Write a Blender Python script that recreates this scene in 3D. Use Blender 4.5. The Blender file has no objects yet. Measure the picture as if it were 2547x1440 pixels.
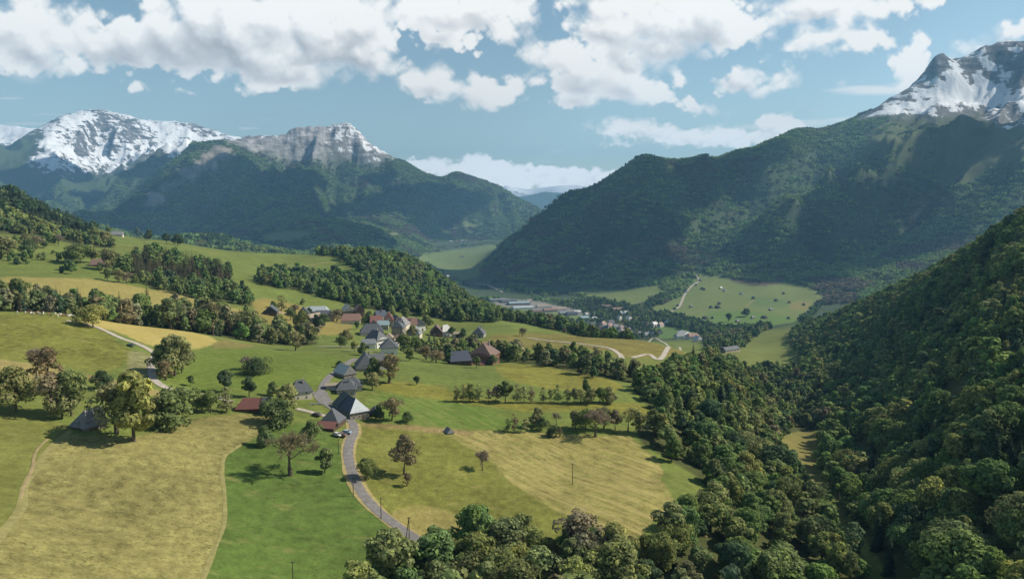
import bpy, math, random
import numpy as np
from mathutils import Vector, Matrix

# ------------------------------------------------------------------ camera, sky, sun, exposure
SC = bpy.context.scene
COL = SC.collection
CAMZ = 100.0
W0, H0 = 2547.0, 1440.0
HFOV = math.radians(70.0)
F = (W0 / 2) / math.tan(HFOV / 2)
PITCH = math.atan(220.0 / F)                      # eye level falls on row 500 of the photograph
cam_d = bpy.data.cameras.new("camera")
cam_d.sensor_fit = 'HORIZONTAL'
cam_d.angle = HFOV
cam_d.clip_start = 1.0
cam_d.clip_end = 120000.0
cam = bpy.data.objects.new("camera", cam_d)
cam.location = (0, 0, CAMZ)
cam.rotation_euler = (math.pi / 2 - PITCH, 0, 0)
COL.objects.link(cam)
SC.camera = cam
SC.view_settings.view_transform = 'Standard'
SC.view_settings.look = 'None'
SC.view_settings.exposure = 0.33
SC.view_settings.gamma = 1.0
SC.view_settings.use_curve_mapping = False
SC.cycles.use_denoising = True
SC.cycles.max_bounces = 5
SC.cycles.diffuse_bounces = 2
SC.cycles.glossy_bounces = 1
SC.cycles.transmission_bounces = 3
SC.cycles.transparent_max_bounces = 4
SC.cycles.volume_bounces = 0
SC.cycles.sample_clamp_indirect = 4.0

SUN_EL = math.radians(40.0)
SUN_AZ = math.radians(77.0)                       # from +Y towards +X
sun_dir = Vector((math.sin(SUN_AZ) * math.cos(SUN_EL), math.cos(SUN_AZ) * math.cos(SUN_EL), math.sin(SUN_EL)))
sun_d = bpy.data.lights.new("sun", 'SUN')
sun_d.energy = 5.0
sun_d.angle = math.radians(0.5)
sun_d.color = (1.0, 0.92, 0.77)
sun = bpy.data.objects.new("sun", sun_d)
sun.rotation_euler = sun_dir.to_track_quat('Z', 'Y').to_euler()
sun.location = (300, 0, 900)
COL.objects.link(sun)
SKY_STRENGTH = 0.105
HAZE_DENSITY = 5.4e-5

# ------------------------------------------------------------------ projection helpers
cp_, sp_ = math.cos(PITCH), math.sin(PITCH)

def ray(u, v):
    """photo pixel -> (azimuth, tan elevation); works on arrays"""
    X = (np.asarray(u, float) - W0 / 2) / F
    Y = -(np.asarray(v, float) - H0 / 2) / F
    dy = cp_ + Y * sp_
    dz = -sp_ + Y * cp_
    return np.arctan2(X, dy), dz / np.hypot(X, dy)

def pix(az, t):
    x = np.sin(az); y = np.cos(az); z = t
    depth = y * cp_ - z * sp_
    upv = y * sp_ + z * cp_
    depth = np.maximum(depth, 1e-3)
    return W0 / 2 + F * x / depth, H0 / 2 - F * upv / depth

# ------------------------------------------------------------------ value noise in numpy
def _hash(ix, iy, seed):
    h = (ix.astype(np.int64) * 374761393 + iy.astype(np.int64) * 668265263 + seed * 1442695041) & 0xFFFFFFFF
    h = ((h ^ (h >> 13)) * 1274126177) & 0xFFFFFFFF
    h = h ^ (h >> 16)
    return (h & 0xFFFFFF).astype(np.float64) / 0xFFFFFF

def vnoise(x, y, seed=0):
    ix = np.floor(x); iy = np.floor(y)
    fx = x - ix; fy = y - iy
    fx = fx * fx * fx * (fx * (fx * 6 - 15) + 10); fy = fy * fy * fy * (fy * (fy * 6 - 15) + 10)
    a = _hash(ix, iy, seed); b = _hash(ix + 1, iy, seed)
    c = _hash(ix, iy + 1, seed); d = _hash(ix + 1, iy + 1, seed)
    return (a + (b - a) * fx) * (1 - fy) + (c + (d - c) * fx) * fy

def fbm(x, y, octv=4, seed=0, gain=0.5, ridged=False):
    s = np.zeros_like(x, dtype=float); amp = 1.0; tot = 0.0
    for k in range(octv):
        ca, sa = math.cos(.9 * k + .5), math.sin(.9 * k + .5)
        n = vnoise((x * ca - y * sa) * 2 ** k + 17.3 * k, (x * sa + y * ca) * 2 ** k - 9.1 * k, seed + k * 31)
        if ridged:
            n = 1 - np.abs(2 * n - 1)
        s += amp * n; tot += amp; amp *= gain
    return s / tot

def sstep(a, b, x):
    t = np.clip((x - a) / (b - a), 0, 1)
    return t * t * (3 - 2 * t)

# ------------------------------------------------------------------ world: Nishita sky with a cloud cover in direction space
CLOUDS = [  # centre u, v, half width, half height, (tilt, softness)
 (120,70,230,85,0,1),(330,110,250,85,0,1),(520,110,250,105,0,1),(700,100,250,105,0,1),(870,85,135,115,0,1),(935,150,85,68,0,1),
 (735,185,170,36,0,1),(90,150,95,38,.1,1),(250,165,150,24,.05,1),(20,60,90,60,0,1),(600,20,330,60,0,1),
 (1150,35,190,75,0,1),(1105,92,70,32,.2,1),(1300,30,60,58,0,1),(1010,20,60,60,0,1),
 (1540,60,170,85,0,1),(1720,55,190,88,0,1),(1860,75,90,52,0,1),(1660,125,170,50,0,1),(1450,200,110,62,0,1),(1570,225,95,36,0,1),
 (1430,255,55,26,0,1),(1395,150,85,42,.1,1),(1335,135,36,32,0,1),(1345,195,30,22,0,1),(1560,165,110,50,0,1),
 (2060,15,270,52,-.06,1),(1960,50,120,26,0,1),(1420,15,60,26,-.3,1),
 (1075,215,62,42,.1,1),(1215,235,92,50,0,1),(1280,225,30,28,0,1),(1697,197,30,28,0,1),(1845,203,105,50,.05,1),(1900,222,60,18,-.2,1),(1952,193,40,11,-.25,.8),
 (1735,268,38,20,.3,.8),(1765,280,26,12,.3,.8),(1808,280,18,7,-.3,.7),(1985,108,30,22,-.3,.9),(2050,92,40,24,0,.9),(2085,128,30,14,0,.8),(2160,95,50,26,-.1,.9),(2155,60,24,22,0,.9),(2210,105,22,10,.3,.7),
 (2278,150,42,60,.35,1),(2240,175,26,16,-.5,.8),(2300,105,20,16,0,.8),(2440,112,100,34,-.35,1),(2520,80,70,38,-.3,1),(2380,125,40,18,-.4,1),(2098,200,17,9,-.5,.7),
 (1560,320,90,27,0,1),(1630,328,60,18,0,1),(1720,346,120,20,0,1),(1800,338,80,22,0,1),(1938,318,50,32,0,1),(1880,345,110,18,0,1),(1545,361,36,5,0,.7),
 (1050,412,40,10,.1,.9),(1120,420,90,14,0,.9),(1200,410,42,18,0,.9),(1240,428,60,18,0,.9),(1300,440,150,22,0,.9),(1400,445,110,24,0,.9),(1180,428,110,16,0,.9),(1380,462,150,14,0,.8),(1500,445,60,12,-.2,.8),(1230,455,110,12,0,.8),
 (350,208,30,24,.2,.8),(465,226,22,9,.3,.7),(500,192,44,15,.3,.8),(455,190,22,7,.1,.7),(594,217,13,7,.3,.6),(330,198,40,10,0,.6)]
STRATUS = [(2210,226,160,15,-.04,.85),(2022,278,52,2.5,0,.45),(2150,222,120,12,-.06,.7),(2280,212,90,18,-.04,.8),(1960,312,190,14,-.06,.6),(2120,300,110,10,-.05,.6),(20,245,60,5,0,.35),(60,310,90,6,0,.35),(617,320,38,4,0,.4),(670,298,30,2,0,.3),
 (120,285,70,4,0,.22),(1000,300,60,2,0,.25),(1385,378,28,4,0,.35),(1355,402,26,4,0,.35),(720,262,60,2,0,.2),(60,190,60,24,.2,.22)]

def cloud_image():
    NX, NY = 2300, 640
    A0, A1, E0, E1 = -math.radians(72), math.radians(72), math.radians(-3), math.radians(37)
    az = np.linspace(A0, A1, NX)[None, :].repeat(NY, 0)
    el = np.linspace(E0, E1, NY)[:, None].repeat(NX, 1)
    u, v = pix(az, np.tan(el) )
    infront = np.cos(az) * cp_ - np.tan(el) * sp_ > 0.15
    rnd = random.Random(5)
    blobs = list(CLOUDS)
    for k in range(46):                             # more clouds overhead and to the sides
        bu = rnd.uniform(-1500, 4000); bv = rnd.uniform(-900, 380)
        if -230 < bu < 2780 and bv > -120: continue
        s = rnd.uniform(60, 260)
        for q in range(3):
            blobs.append((bu + rnd.uniform(-s, s) , bv + rnd.uniform(-.3 * s, .3 * s), s * rnd.uniform(.6, 1.1), s * rnd.uniform(.25, .5), rnd.uniform(-.1, .1), 1))
    # domain warp, flatter towards the horizon
    wl = sstep(150, 400, v)                          # apparent size of cloud detail shrinks with distance
    per = 1 - .62 * wl
    def two(fn):                                     # the same pattern at two sizes, blended by height over the horizon
        return fn(u, v) * (1 - wl) + fn(u / .42 + 331, v / .36 + 77) * wl
    wu = u + per * two(lambda x, y: 36 * (fbm(x / 150, y / 120, 4, 11) - .5) + 24 * (fbm(x / 36, y / 30, 4, 12) - .5))
    wv = v + per * two(lambda x, y: 30 * (fbm(x / 150, y / 120, 4, 13) - .5) + 20 * (fbm(x / 36, y / 30, 4, 14) - .5))
    B = np.full(u.shape, -400.0)
    dens = np.zeros(u.shape)
    for (bu, bv, rx, ry, tl, so) in blobs:
        m = (np.abs(u - bu) < rx * 1.6 + 80) & (np.abs(v - bv) < max(ry, rx * abs(tl)) * 1.6 + 80)
        idx = np.where(m)
        if not len(idx[0]): continue
        du = (wu[idx] - bu); dv = (wv[idx] - bv)
        c, s = math.cos(tl), math.sin(tl)
        p = (du * c + dv * s) / rx; q = (-du * s + dv * c) / ry
        q = np.where(q > 0, q * 1.15, q)           # flatter bases
        ms = min(rx, ry)
        e = ((1.0 if ms > 45 else 1.12) - np.sqrt(p * p + q * q)) * ms + (0 if ms > 45 else 4)
        k = 5.0
        cur = B[idx]
        mx = np.maximum(cur, e)
        B[idx] = mx + k * np.log(np.exp((cur - mx) / k) + np.exp((e - mx) / k))
        dens[idx] = np.maximum(dens[idx], so * (e > -30))
    B = np.minimum(B, 40 + .22 * (B - 40))
    def billow(x, y):
        def bl(q, sd):
            ca, sa = math.cos(sd * 1.7), math.sin(sd * 1.7)
            return np.abs(2 * vnoise((x * ca - y * sa) / q, (x * sa + y * ca) / (q * .9), sd) - 1)
        return .46 * bl(96, 3) + .28 * bl(44, 4) + .16 * bl(20, 5) + .10 * bl(9, 6)
    bump = two(billow)
    sm = two(lambda x, y: fbm(x / 50, y / 36, 4, 21))
    big = fbm(u / 230, v / 130, 3, 23)
    D = B - 5 * (1 - wl) + per * (62 * (bump - .34) + 36 * (sm - .50) + 26 * (big - .5))
    edge = per * (13 + 30 * sstep(.4, .75, fbm(u / 120, v / 90, 3, 41)))
    alpha = sstep(-.12, 1, D / edge) * np.clip(dens + .12, 0, 1)
    # light from the upper right, body shading from thickness
    def blur(a, n):
        for ax in (0, 1):
            pad = [(0, 0), (0, 0)]; pad[ax] = (n + 1, n)
            c = np.cumsum(np.pad(a, pad, mode='edge'), axis=ax)
            a = (np.take(c, range(2 * n + 1, c.shape[ax]), ax) - np.take(c, range(0, c.shape[ax] - 2 * n - 1), ax)) / (2 * n + 1)
        return a
    Hh = np.clip(D, -4, 80)
    g3 = lambda q, n: blur(blur(blur(q, n), n), n)
    H1 = g3(Hh, 2); H2 = g3(Hh, 5); H3 = g3(Hh, 13)
    def slope(h):
        gy, gx = np.gradient(h)
        return -(gx * .62 + gy * .78)              # rows run upwards
    sh = np.tanh(slope(H1) * .20) * .10 + np.tanh(slope(H2) * .40) * .13 + np.tanh(slope(H3) * .7) * .08
    thick = g3(alpha * np.clip(D / 42, 0, 1), 8)
    occ = np.roll(np.roll(thick, -14, 0), -9, 1) * .6 + np.roll(np.roll(g3(thick, 12), -34, 0), -20, 1) * .7   # cloud standing between here and the sun
    lum = 1.06 + sh * 1.15 - .38 * sstep(.25, 1.15, occ) * sstep(4, 40, D)
    lum = lum + .50 * (bump - .34) + .42 * (sm - .5) + .30 * (big - .5) + .45 * sstep(280, 420, v)
    lum = np.clip(lum, .42, .96 + .5 * sstep(280, 420, v))
    # thin stratus and wisps
    sa = np.zeros(u.shape)
    for (bu, bv, rx, ry, tl, op) in STRATUS:
        wv2 = v + 6 * (fbm(u / 130, v / 20, 3, 61) - .5)
        du = u - bu; dv = wv2 - bv - tl * du
        e = 1 - np.sqrt((du / rx) ** 2 + (dv / ry) ** 2)
        sa = np.maximum(sa, sstep(0, .7, e) * op)
    a2 = 1 - (1 - alpha) * (1 - sa)
    lum2 = (lum * alpha + .93 * sa * (1 - alpha)) / np.maximum(a2, 1e-4)
    fade = sstep(0, .06, (az - A0) / (A1 - A0)) * sstep(0, .06, (A1 - az) / (A1 - A0)) * sstep(0, .08, (E1 - el) / (E1 - E0))
    a2 = np.clip(a2 * fade * infront, 0, 1)
    px = np.zeros((NY, NX, 4), np.float32)
    warm = np.clip((lum2 - .6) / .4, 0, 1)
    px[..., 0] = lum2 * (.93 + .07 * warm); px[..., 1] = lum2 * (.95 + .03 * warm); px[..., 2] = lum2 * (.965 - .035 * warm)
    px[..., 3] = a2
    im = bpy.data.images.new("cloud_cover", NX, NY, alpha=True, float_buffer=True)
    im.colorspace_settings.name = 'Non-Color'
    im.alpha_mode = 'CHANNEL_PACKED'
    im.pixels.foreach_set(px.ravel())
    im.update()
    return im, A0, A1, E0, E1

def math_node(nt, op, a, b=None, c=None):
    n = nt.nodes.new('ShaderNodeMath'); n.operation = op
    for i, x in enumerate((a, b, c)):
        if x is None: continue
        if isinstance(x, (int, float)): n.inputs[i].default_value = x
        else: nt.links.new(x, n.inputs[i])
    return n.outputs[0]

def build_world():
    w = bpy.data.worlds.new("World"); SC.world = w; w.use_nodes = True
    nt = w.node_tree; nt.nodes.clear()
    out = nt.nodes.new('ShaderNodeOutputWorld'); bg = nt.nodes.new('ShaderNodeBackground')
    sky = nt.nodes.new('ShaderNodeTexSky'); sky.sky_type = 'NISHITA'; sky.sun_disc = False
    sky.sun_elevation = SUN_EL; sky.sun_rotation = SUN_AZ
    sky.altitude = 900; sky.air_density = 1.0; sky.dust_density = 0.6; sky.ozone_density = 1.0
    hs = nt.nodes.new('ShaderNodeMix'); hs.data_type = 'RGBA'; hs.blend_type = 'MULTIPLY'
    hs.inputs[0].default_value = 1.0
    hs.inputs[7].default_value = (0.98, 1.0, 0.86, 1)     # the photograph's teal cast
    nt.links.new(sky.outputs[0], hs.inputs[6])
    tc = nt.nodes.new('ShaderNodeTexCoord'); sx = nt.nodes.new('ShaderNodeSeparateXYZ')
    nt.links.new(tc.outputs['Generated'], sx.inputs[0])
    im, A0, A1, E0, E1 = cloud_image()
    az = math_node(nt, 'ARCTAN2', sx.outputs[0], sx.outputs[1])
    el = math_node(nt, 'ARCSINE', sx.outputs[2])
    uu = math_node(nt, 'MULTIPLY_ADD', az, 1 / (A1 - A0), -A0 / (A1 - A0))
    vv = math_node(nt, 'MULTIPLY_ADD', el, 1 / (E1 - E0), -E0 / (E1 - E0))
    cb = nt.nodes.new('ShaderNodeCombineXYZ'); nt.links.new(uu, cb.inputs[0]); nt.links.new(vv, cb.inputs[1])
    it = nt.nodes.new('ShaderNodeTexImage'); it.image = im; it.extension = 'EXTEND'; it.interpolation = 'Cubic'
    nt.links.new(cb.outputs[0], it.inputs[0])
    scl = nt.nodes.new('ShaderNodeVectorMath'); scl.operation = 'SCALE'; scl.inputs[3].default_value = 0.96 / SKY_STRENGTH
    nt.links.new(it.outputs[0], scl.inputs[0])
    mx = nt.nodes.new('ShaderNodeMix'); mx.data_type = 'RGBA'
    nt.links.new(it.outputs[1], mx.inputs[0]); nt.links.new(hs.outputs[2], mx.inputs[6]); nt.links.new(scl.outputs[0], mx.inputs[7])
    nt.links.new(mx.outputs[2], bg.inputs[0]); bg.inputs[1].default_value = SKY_STRENGTH
    nt.links.new(bg.outputs[0], out.inputs[0])
build_world()

# ------------------------------------------------------------------ terrain: height field through surveyed points (u, v, distance)
CP = [
 # foreground row
 (0,1440,182),(300,1440,188),(600,1440,192),(900,1440,195),(1200,1440,197),(1500,1440,198),(1800,1440,214),(2100,1440,250),(2300,1440,250),(2547,1440,225),
 (0,1270,228),(250,1250,232),(500,1230,240),(720,1200,250),(900,1230,242),(1100,1250,240),(1300,1280,234),(1500,1300,230),(1700,1232,262),
 (1850,1250,285),(2000,1290,312),(1760,1330,235),(1900,1350,258),(2050,1360,278),(2140,1300,330),
 (0,1110,278),(120,1090,284),(330,1092,280),(480,1060,297),(640,1100,284),(830,1080,295),(1005,1120,283),(1200,1150,277),(1400,1180,272),(1580,1110,308),(1640,1070,334),
 (0,1010,318),(180,1040,304),(300,1000,326),(440,985,338),(560,1020,318),(720,1000,334),(890,1040,316),(1000,1045,316),(1117,1072,306),(1300,1072,312),(1480,1075,318),(1720,1010,410),(1800,1100,385),(1900,1110,450),
 (0,930,372),(120,920,385),(230,905,402),(380,935,372),(470,960,360),(640,925,385),(750,950,368),(870,935,388),(1000,950,382),(1150,995,352),(1300,1000,352),(1450,1000,358),(1560,1010,362),(1640,1000,395),
 (0,860,432),(150,860,436),(300,855,446),(400,885,430),(540,860,465),(700,880,450),(840,880,455),(960,890,455),(1100,910,440),(1250,915,445),(1400,940,425),(1550,950,430),(1700,965,455),(1850,1000,560),
 (0,778,520),(100,778,518),(190,785,518),(240,802,508),(330,815,512),(450,825,518),(545,842,515),(640,858,530),(760,872,525),(830,862,560),
 (0,772,600),(150,785,610),(300,805,605),(450,820,600),(600,838,605),(720,850,610),
 (0,715,740),(150,700,770),(300,715,765),(430,742,750),(560,765,740),(700,800,700),(800,822,680),(920,850,640),(1000,850,660),(1050,880,560),(1190,905,500),(1150,860,640),
 (0,655,900),(100,665,880),(240,672,890),(330,690,860),(480,715,850),(620,735,830),(740,780,790),(830,790,810),(900,790,800),(1000,805,800),(1095,830,775),(1190,830,780),(1290,825,800),
 (0,590,1120),(120,610,1080),(260,640,1030),(400,665,1000),(560,690,960),(700,720,920),(800,745,900),(900,765,890),(1010,765,930),(1120,790,900),
 (0,515,1360),(100,560,1280),(200,590,1260),(310,610,1230),(450,628,1250),(570,645,1270),(680,668,1250),(780,672,1260),(850,690,1180),(960,715,1150),(1080,745,1120),
 (0,470,1520),(90,505,1480),(180,550,1440),(250,578,1430),(330,592,1460),(430,600,1500),(560,622,1540),(690,633,1560),(800,634,1520),(900,636,1480),(1000,650,1430),(1060,678,1400),
 (1110,712,1370),(1170,758,1300),(1230,788,1230),(1300,805,1180),(1400,822,950),
 # behind the near hill
 (0,560,2300),(150,640,2300),(300,690,2300),(450,690,2300),(600,720,2200),(750,745,2200),(900,760,2100),(1000,775,2050),(1100,800,2000),(1200,835,1850),
 (1300,845,1750),(0,600,4500),(200,625,4400),
 # rim field with the loop of road and its far side
 (1200,870,600),(1350,870,610),(1500,872,600),(1620,880,620),(1750,905,615),
 (1300,832,790),(1400,838,780),(1500,842,765),(1600,846,745),(1690,872,690),(1740,890,650),
 (1500,865,1000),(1600,875,1000),(1700,900,900),(1500,850,1500),(1650,860,1500),
 # ravine and its stream
 (2050,1210,410),(2000,1110,545),(1960,1045,680),(1930,970,850),(1850,940,760),(1880,915,980),(1860,895,1130),(1800,885,1180),(1815,868,1260),(1900,865,1400),(1990,860,1400),(1960,905,1150),(1960,805,1900),(1850,815,2120),
 # right spur
 (2250,1290,300),(2547,1250,268),(2300,1190,352),(2547,1050,332),(2300,1050,455),(2547,950,398),(2200,1050,520),(2100,1040,610),(2547,800,520),(2400,900,540),(2300,880,650),(2547,650,680),(2420,740,760),(2547,545,830),
 (2420,632,940),(2300,705,1050),(2180,760,1200),(2080,800,1330),(2000,838,1460),(2150,880,900),(2050,940,860),(2000,900,1120),
 (2547,640,2000),(2400,720,2200),(2200,780,2100),(2060,790,2150),
 # valley floor
 (1500,822,2200),(1620,820,2180),(1750,808,2230),(1900,800,2250),(2020,792,2300),(1350,800,2350),(1450,790,2450),(1600,775,2550),(1750,775,2500),(1900,775,2470),(2040,752,2700),
 (1300,755,2850),(1250,742,3000),(1420,765,2750),(1520,745,2850),(1600,740,2850),(1750,720,2930),(1900,718,2930),(2030,730,2850),(1730,680,3300),(1650,700,3150),(1850,695,3150),(1980,705,3100),
 (1200,716,3350),(1120,690,3850),(1190,660,4500),(1060,640,5100),(1160,632,5500),(1100,612,6500),(1200,608,6600),(1230,586,7400),(1300,562,11000),(1350,548,15000),(1400,540,17000),
 # hill and great mountain on the right
 (1215,700,3600),(1250,728,3150),(1380,738,3080),(1480,725,3150),(1560,705,3220),
 (1280,625,3850),(1370,555,4000),(1450,492,4100),(1540,430,4180),(1575,406,4200),(1592,392,4210),(1608,387,4220),(1630,395,4250),(1658,410,4300),(1700,409,4400),(1760,392,4550),(1840,382,4750),(1885,372,4900),(1930,350,5050),(1990,325,5250),(2050,325,5400),(2100,308,5550),
 (2150,282,5700),(2210,252,5850),(2270,213,6000),(2305,180,6100),(2318,152,6150),(2345,137,6200),(2385,158,6250),(2400,150,6300),(2440,125,6400),(2490,112,6450),(2530,106,6500),(2600,100,6550),
 (1420,640,3600),(1530,560,3700),(1640,520,3850),(1600,620,3500),(1680,620,3560),(1750,580,3880),(1850,520,4330),(1720,520,4150),(1800,450,4560),(1900,440,4500),(1780,640,3450),
 (2000,400,4750),(2100,350,5050),(2205,362,4580),(2130,425,4220),(2060,480,3830),(1990,540,3580),(1930,600,3380),(1870,655,3330),
 (2120,500,4330),(2060,580,3950),(2000,640,3580),(2250,430,4450),(2200,520,4260),(2150,620,3750),(2080,680,3250),(2300,300,5450),(2350,360,5000),(2430,420,4650),(2400,520,4150),(2300,600,3700),(2330,660,3200),(2547,440,4500),
 (2420,260,5850),(2520,200,6150),(2480,320,5400),(2547,330,5350),(2547,520,3900),(2450,610,3400),
 (2332,205,5980),(2420,205,6120),(2500,215,6180),(2345,165,6480),(2400,178,6600),(2440,150,6700),(2530,132,6800),(2270,235,6300),(2600,125,6850),
 (1540,452,4600),(1606,418,4680),(1650,424,4750),(1700,424,4900),(1760,412,5100),(1840,402,5300),(1900,385,5500),(1960,352,5650),
 # behind it
 (1500,560,5600),(1700,540,6400),(2000,480,7500),(2300,420,8500),(2547,380,9000),
 # the cliff-topped mountain
 (230,552,6300),(290,530,6700),(345,492,7100),(400,455,7500),(450,425,7800),(500,395,8100),(560,357,8450),(620,345,8700),(650,346,8780),(690,340,8850),(722,330,8950),(745,321,8980),(775,326,9000),(800,326,9050),(830,317,9080),(862,308,9100),(890,326,9100),(905,345,9100),(950,372,9100),(1000,398,9050),
 (1045,428,8950),(1060,440,8900),(1088,452,8850),(1112,440,8700),(1132,428,8650),(1155,438,8600),(1200,458,8500),(1245,478,8400),(1270,500,8350),(1300,515,8350),(1340,525,8500),(1365,545,8900),
 (560,410,7900),(640,395,8300),(720,402,8500),(800,405,8600),(880,405,8700),(940,420,8650),(640,376,8560),(700,380,8620),(760,388,8690),(820,392,8750),(880,398,8800),(690,356,9250),(745,340,9400),(800,344,9450),(862,334,9500),(905,362,9500),(960,400,9450),(620,362,9100),(560,372,8850),
 (450,500,7000),(560,480,7150),(650,470,7500),(760,470,7700),(880,480,7900),(1000,500,7900),(1100,500,8000),
 (350,560,6200),(480,575,5900),(620,570,6000),(760,545,6300),(900,550,6500),(1020,560,6900),(1150,545,7600),(1250,545,7900),
 (300,640,5000),(450,640,4600),(600,618,5100),(680,600,5000),(760,578,5000),(840,590,4800),(950,600,5000),(1030,610,5400),
 (430,590,3250),(520,588,3200),(600,600,3150),(700,625,2950),(780,650,2800),(500,630,4000),(700,650,3900),(860,650,3400),(980,650,3600),
 (600,440,11000),(900,440,11500),(1100,500,11000),
 # snow massif
 (-40,400,10500),(0,377,11000),(50,350,11300),(100,324,11700),(150,305,12000),(205,291,12300),(250,286,12500),(290,297,12600),(330,303,12700),(400,314,12900),(430,309,13000),(480,318,13100),(520,331,13200),(570,345,13300),(620,352,13400),
 (60,410,10600),(180,400,11200),(260,380,11800),(350,380,12000),(460,370,12500),(540,385,12500),(100,460,9700),(220,440,10000),(330,405,10400),(380,392,10500),(430,395,10600),(470,410,10800),(200,500,8800),(320,470,9300),(100,530,8000),(0,480,9500),(200,560,7200),
 (0,345,15500),(0,312,17500),(40,316,17500),(90,323,17500),(160,345,17500),(-80,300,17500),
 (0,402,12800),(60,372,13300),(110,345,13500),(160,322,13600),(210,306,13800),(255,302,14000),(330,322,14300),(400,333,14500),(460,335,14500),(520,350,14800),(580,366,15000),(250,420,19000),(600,430,19000),(900,450,19000),
 # farthest peaks in the gap
 (1180,520,19000),(1260,512,19000),(1310,492,20000),(1355,478,20500),(1400,484,20500),(1450,496,20500),(1360,528,17500),
 (1200,480,29000),(1240,472,29000),(1262,462,29000),(1290,476,29000),(1320,484,29000),(1352,474,29000),(1385,466,29000),(1430,468,29000),(1475,466,29000),(1520,478,29000),(1600,490,29000),
 (1360,500,24000),
 (1450,545,9500),(1600,530,12000),(2000,500,14000),(2547,480,15000),(2547,490,28000),(2000,495,28000),(800,490,29000),(300,480,29000),(0,470,29000),
]

def build_height():
    pts = []
    CP[:] = [(u, v, R if R < 16000 else 16000 + (R - 16000) * .42) for u, v, R in CP]
    for (u, v, R) in CP:
        pts.append((u, v, R))
        if v >= 1440:
            z = ray(u, v)[1] * R
            pts.append(('z', u, z, R * .62))
    for (u, v, R) in list(CP):
        if u <= 60:
            pts.append((u - 330, v, R)); pts.append((u - 900, v, R))
        if u >= 2400 and u <= 2547 and R < 30000:
            pts.append((u + 330, v - (18 if 300 < R < 1500 else 0), R)); pts.append((u + 900, v - (30 if 300 < R < 1500 else 0), R))
    A, S, T = [], [], []
    for p in pts:
        if p[0] == 'z':
            a, _ = ray(p[1], 1440); A.append(float(a)); S.append(math.log(p[3])); T.append(p[2] / p[3])
        else:
            a, t = ray(p[0], p[1]); A.append(float(a)); S.append(math.log(p[2])); T.append(float(t))
    KA = 2.2
    P = np.array([np.array(A) * KA, np.array(S)]).T; T = np.array(T)
    n = len(P)
    phi = lambda r2: (r2 + 4e-6) ** 0.7
    d2 = ((P[:, None] - P[None]) ** 2).sum(-1)
    M = np.zeros((n + 3, n + 3)); M[:n, :n] = phi(d2) + np.eye(n) * -4e-6
    M[:n, n] = 1; M[:n, n + 1:] = P; M[n:, :n] = M[:n, n:].T
    sol = np.linalg.solve(M, np.concatenate([T, np.zeros(3)]))
    # fan-shaped grid: fine near the viewer, coarse far out and to the sides
    s0, s1, s2, s3 = math.log(112), math.log(900), math.log(6500), math.log(22500)
    rows = np.concatenate([np.linspace(s0, s1, 430, endpoint=False), np.linspace(s1, s2, 330, endpoint=False), np.linspace(s2, s3, 170)])
    azs = np.concatenate([np.linspace(-.87, -.66, 70, endpoint=False), np.linspace(-.66, .66, 960, endpoint=False), np.linspace(.66, 1.05, 110)])
    # solve on a coarser lattice, then refine
    ca = np.linspace(azs[0], azs[-1], 480); cs = np.linspace(rows[0], rows[-1], 470)
    G = np.zeros((len(cs), len(ca)))
    qa = ca * KA
    for i, s in enumerate(cs):
        q = (qa[:, None] - P[None, :, 0]) ** 2 + (s - P[None, :, 1]) ** 2
        G[i] = phi(q) @ sol[:n] + sol[n] + sol[n + 1] * qa + sol[n + 2] * s
    def interp(vals, src, dst):                     # cubic (Catmull-Rom) along axis 0
        h = src[1] - src[0]
        x = np.clip((dst - src[0]) / h, 0, len(src) - 1.000001); i = np.floor(x).astype(int); f = (x - i)[:, None]
        g = lambda k: vals[np.clip(i + k, 0, len(src) - 1)]
        a, b, c, d = g(-1), g(0), g(1), g(2)
        return b + .5 * f * (c - a + f * (2 * a - 5 * b + 4 * c - d + f * (3 * (b - c) + d - a)))
    T2 = interp(G, cs, rows)
    T2 = interp(T2.T.copy(), ca, azs).T
    R = np.exp(rows)[:, None].repeat(len(azs), 1)
    AZ = azs[None, :].repeat(len(rows), 0)
    X = R * np.sin(AZ); Y = R * np.cos(AZ); Z = T2 * R
    # relief: ribs and gullies on the mountains, gentle swells on the meadows
    hgt = np.clip((Z + 395) / 420, 0, 1)
    far = sstep(2700, 4200, R) * hgt
    rg = fbm(X / 1500 + 3, Y / 1500, 5, 7, .48, True) - .62
    rg2 = fbm(X / 420, Y / 420, 4, 17, .5, True) - .6
    alt = sstep(200, 1000, Z)
    fardamp = 1 - .55 * sstep(15000, 19000, R)
    rg3 = fbm(X / 150, Y / 150, 3, 27, .5, True) - .6
    # ribs and gullies run down the fall line of each mountain
    al = X * .75 + Y * .66; ac = -X * .66 + Y * .75
    wob = 160 * (fbm(X / 700, Y / 700, 3, 28) - .5)
    ribs_r = fbm((ac + wob) / 430, al / 2300, 4, 33, .5, True) - .6
    ribs_l = fbm((X * .97 + Y * .2 + wob) / 560, (Y * .97 - X * .2) / 2400, 4, 35, .5, True) - .6
    side = sstep(-.02, .06, AZ)
    ribs = ribs_r * side + ribs_l * (1 - side) * 1.35
    crest = np.maximum.accumulate(T2[::-1], axis=0)[::-1]                 # keep the skyline where it was surveyed
    deep = .10 + .90 * sstep(.003, .045, crest - T2)
    Z = Z + far * fardamp * (300 * rg * (1 - .5 * alt) * deep + 430 * ribs * deep + 90 * rg2 * (.25 + .75 * deep) + (52 + 40 * sstep(7000, 8200, R) * (1 - sstep(9700, 10500, R))) * rg3 * (.12 + .88 * sstep(350, 900, Z)))
    mid = sstep(380, 900, R) * (1 - sstep(2300, 3300, R)) * sstep(-330, -250, Z)
    Z = Z + mid * 7 * (fbm(X / 130, Y / 130, 3, 23) - .5)
    near = 1 - sstep(500, 1500, R)
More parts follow.
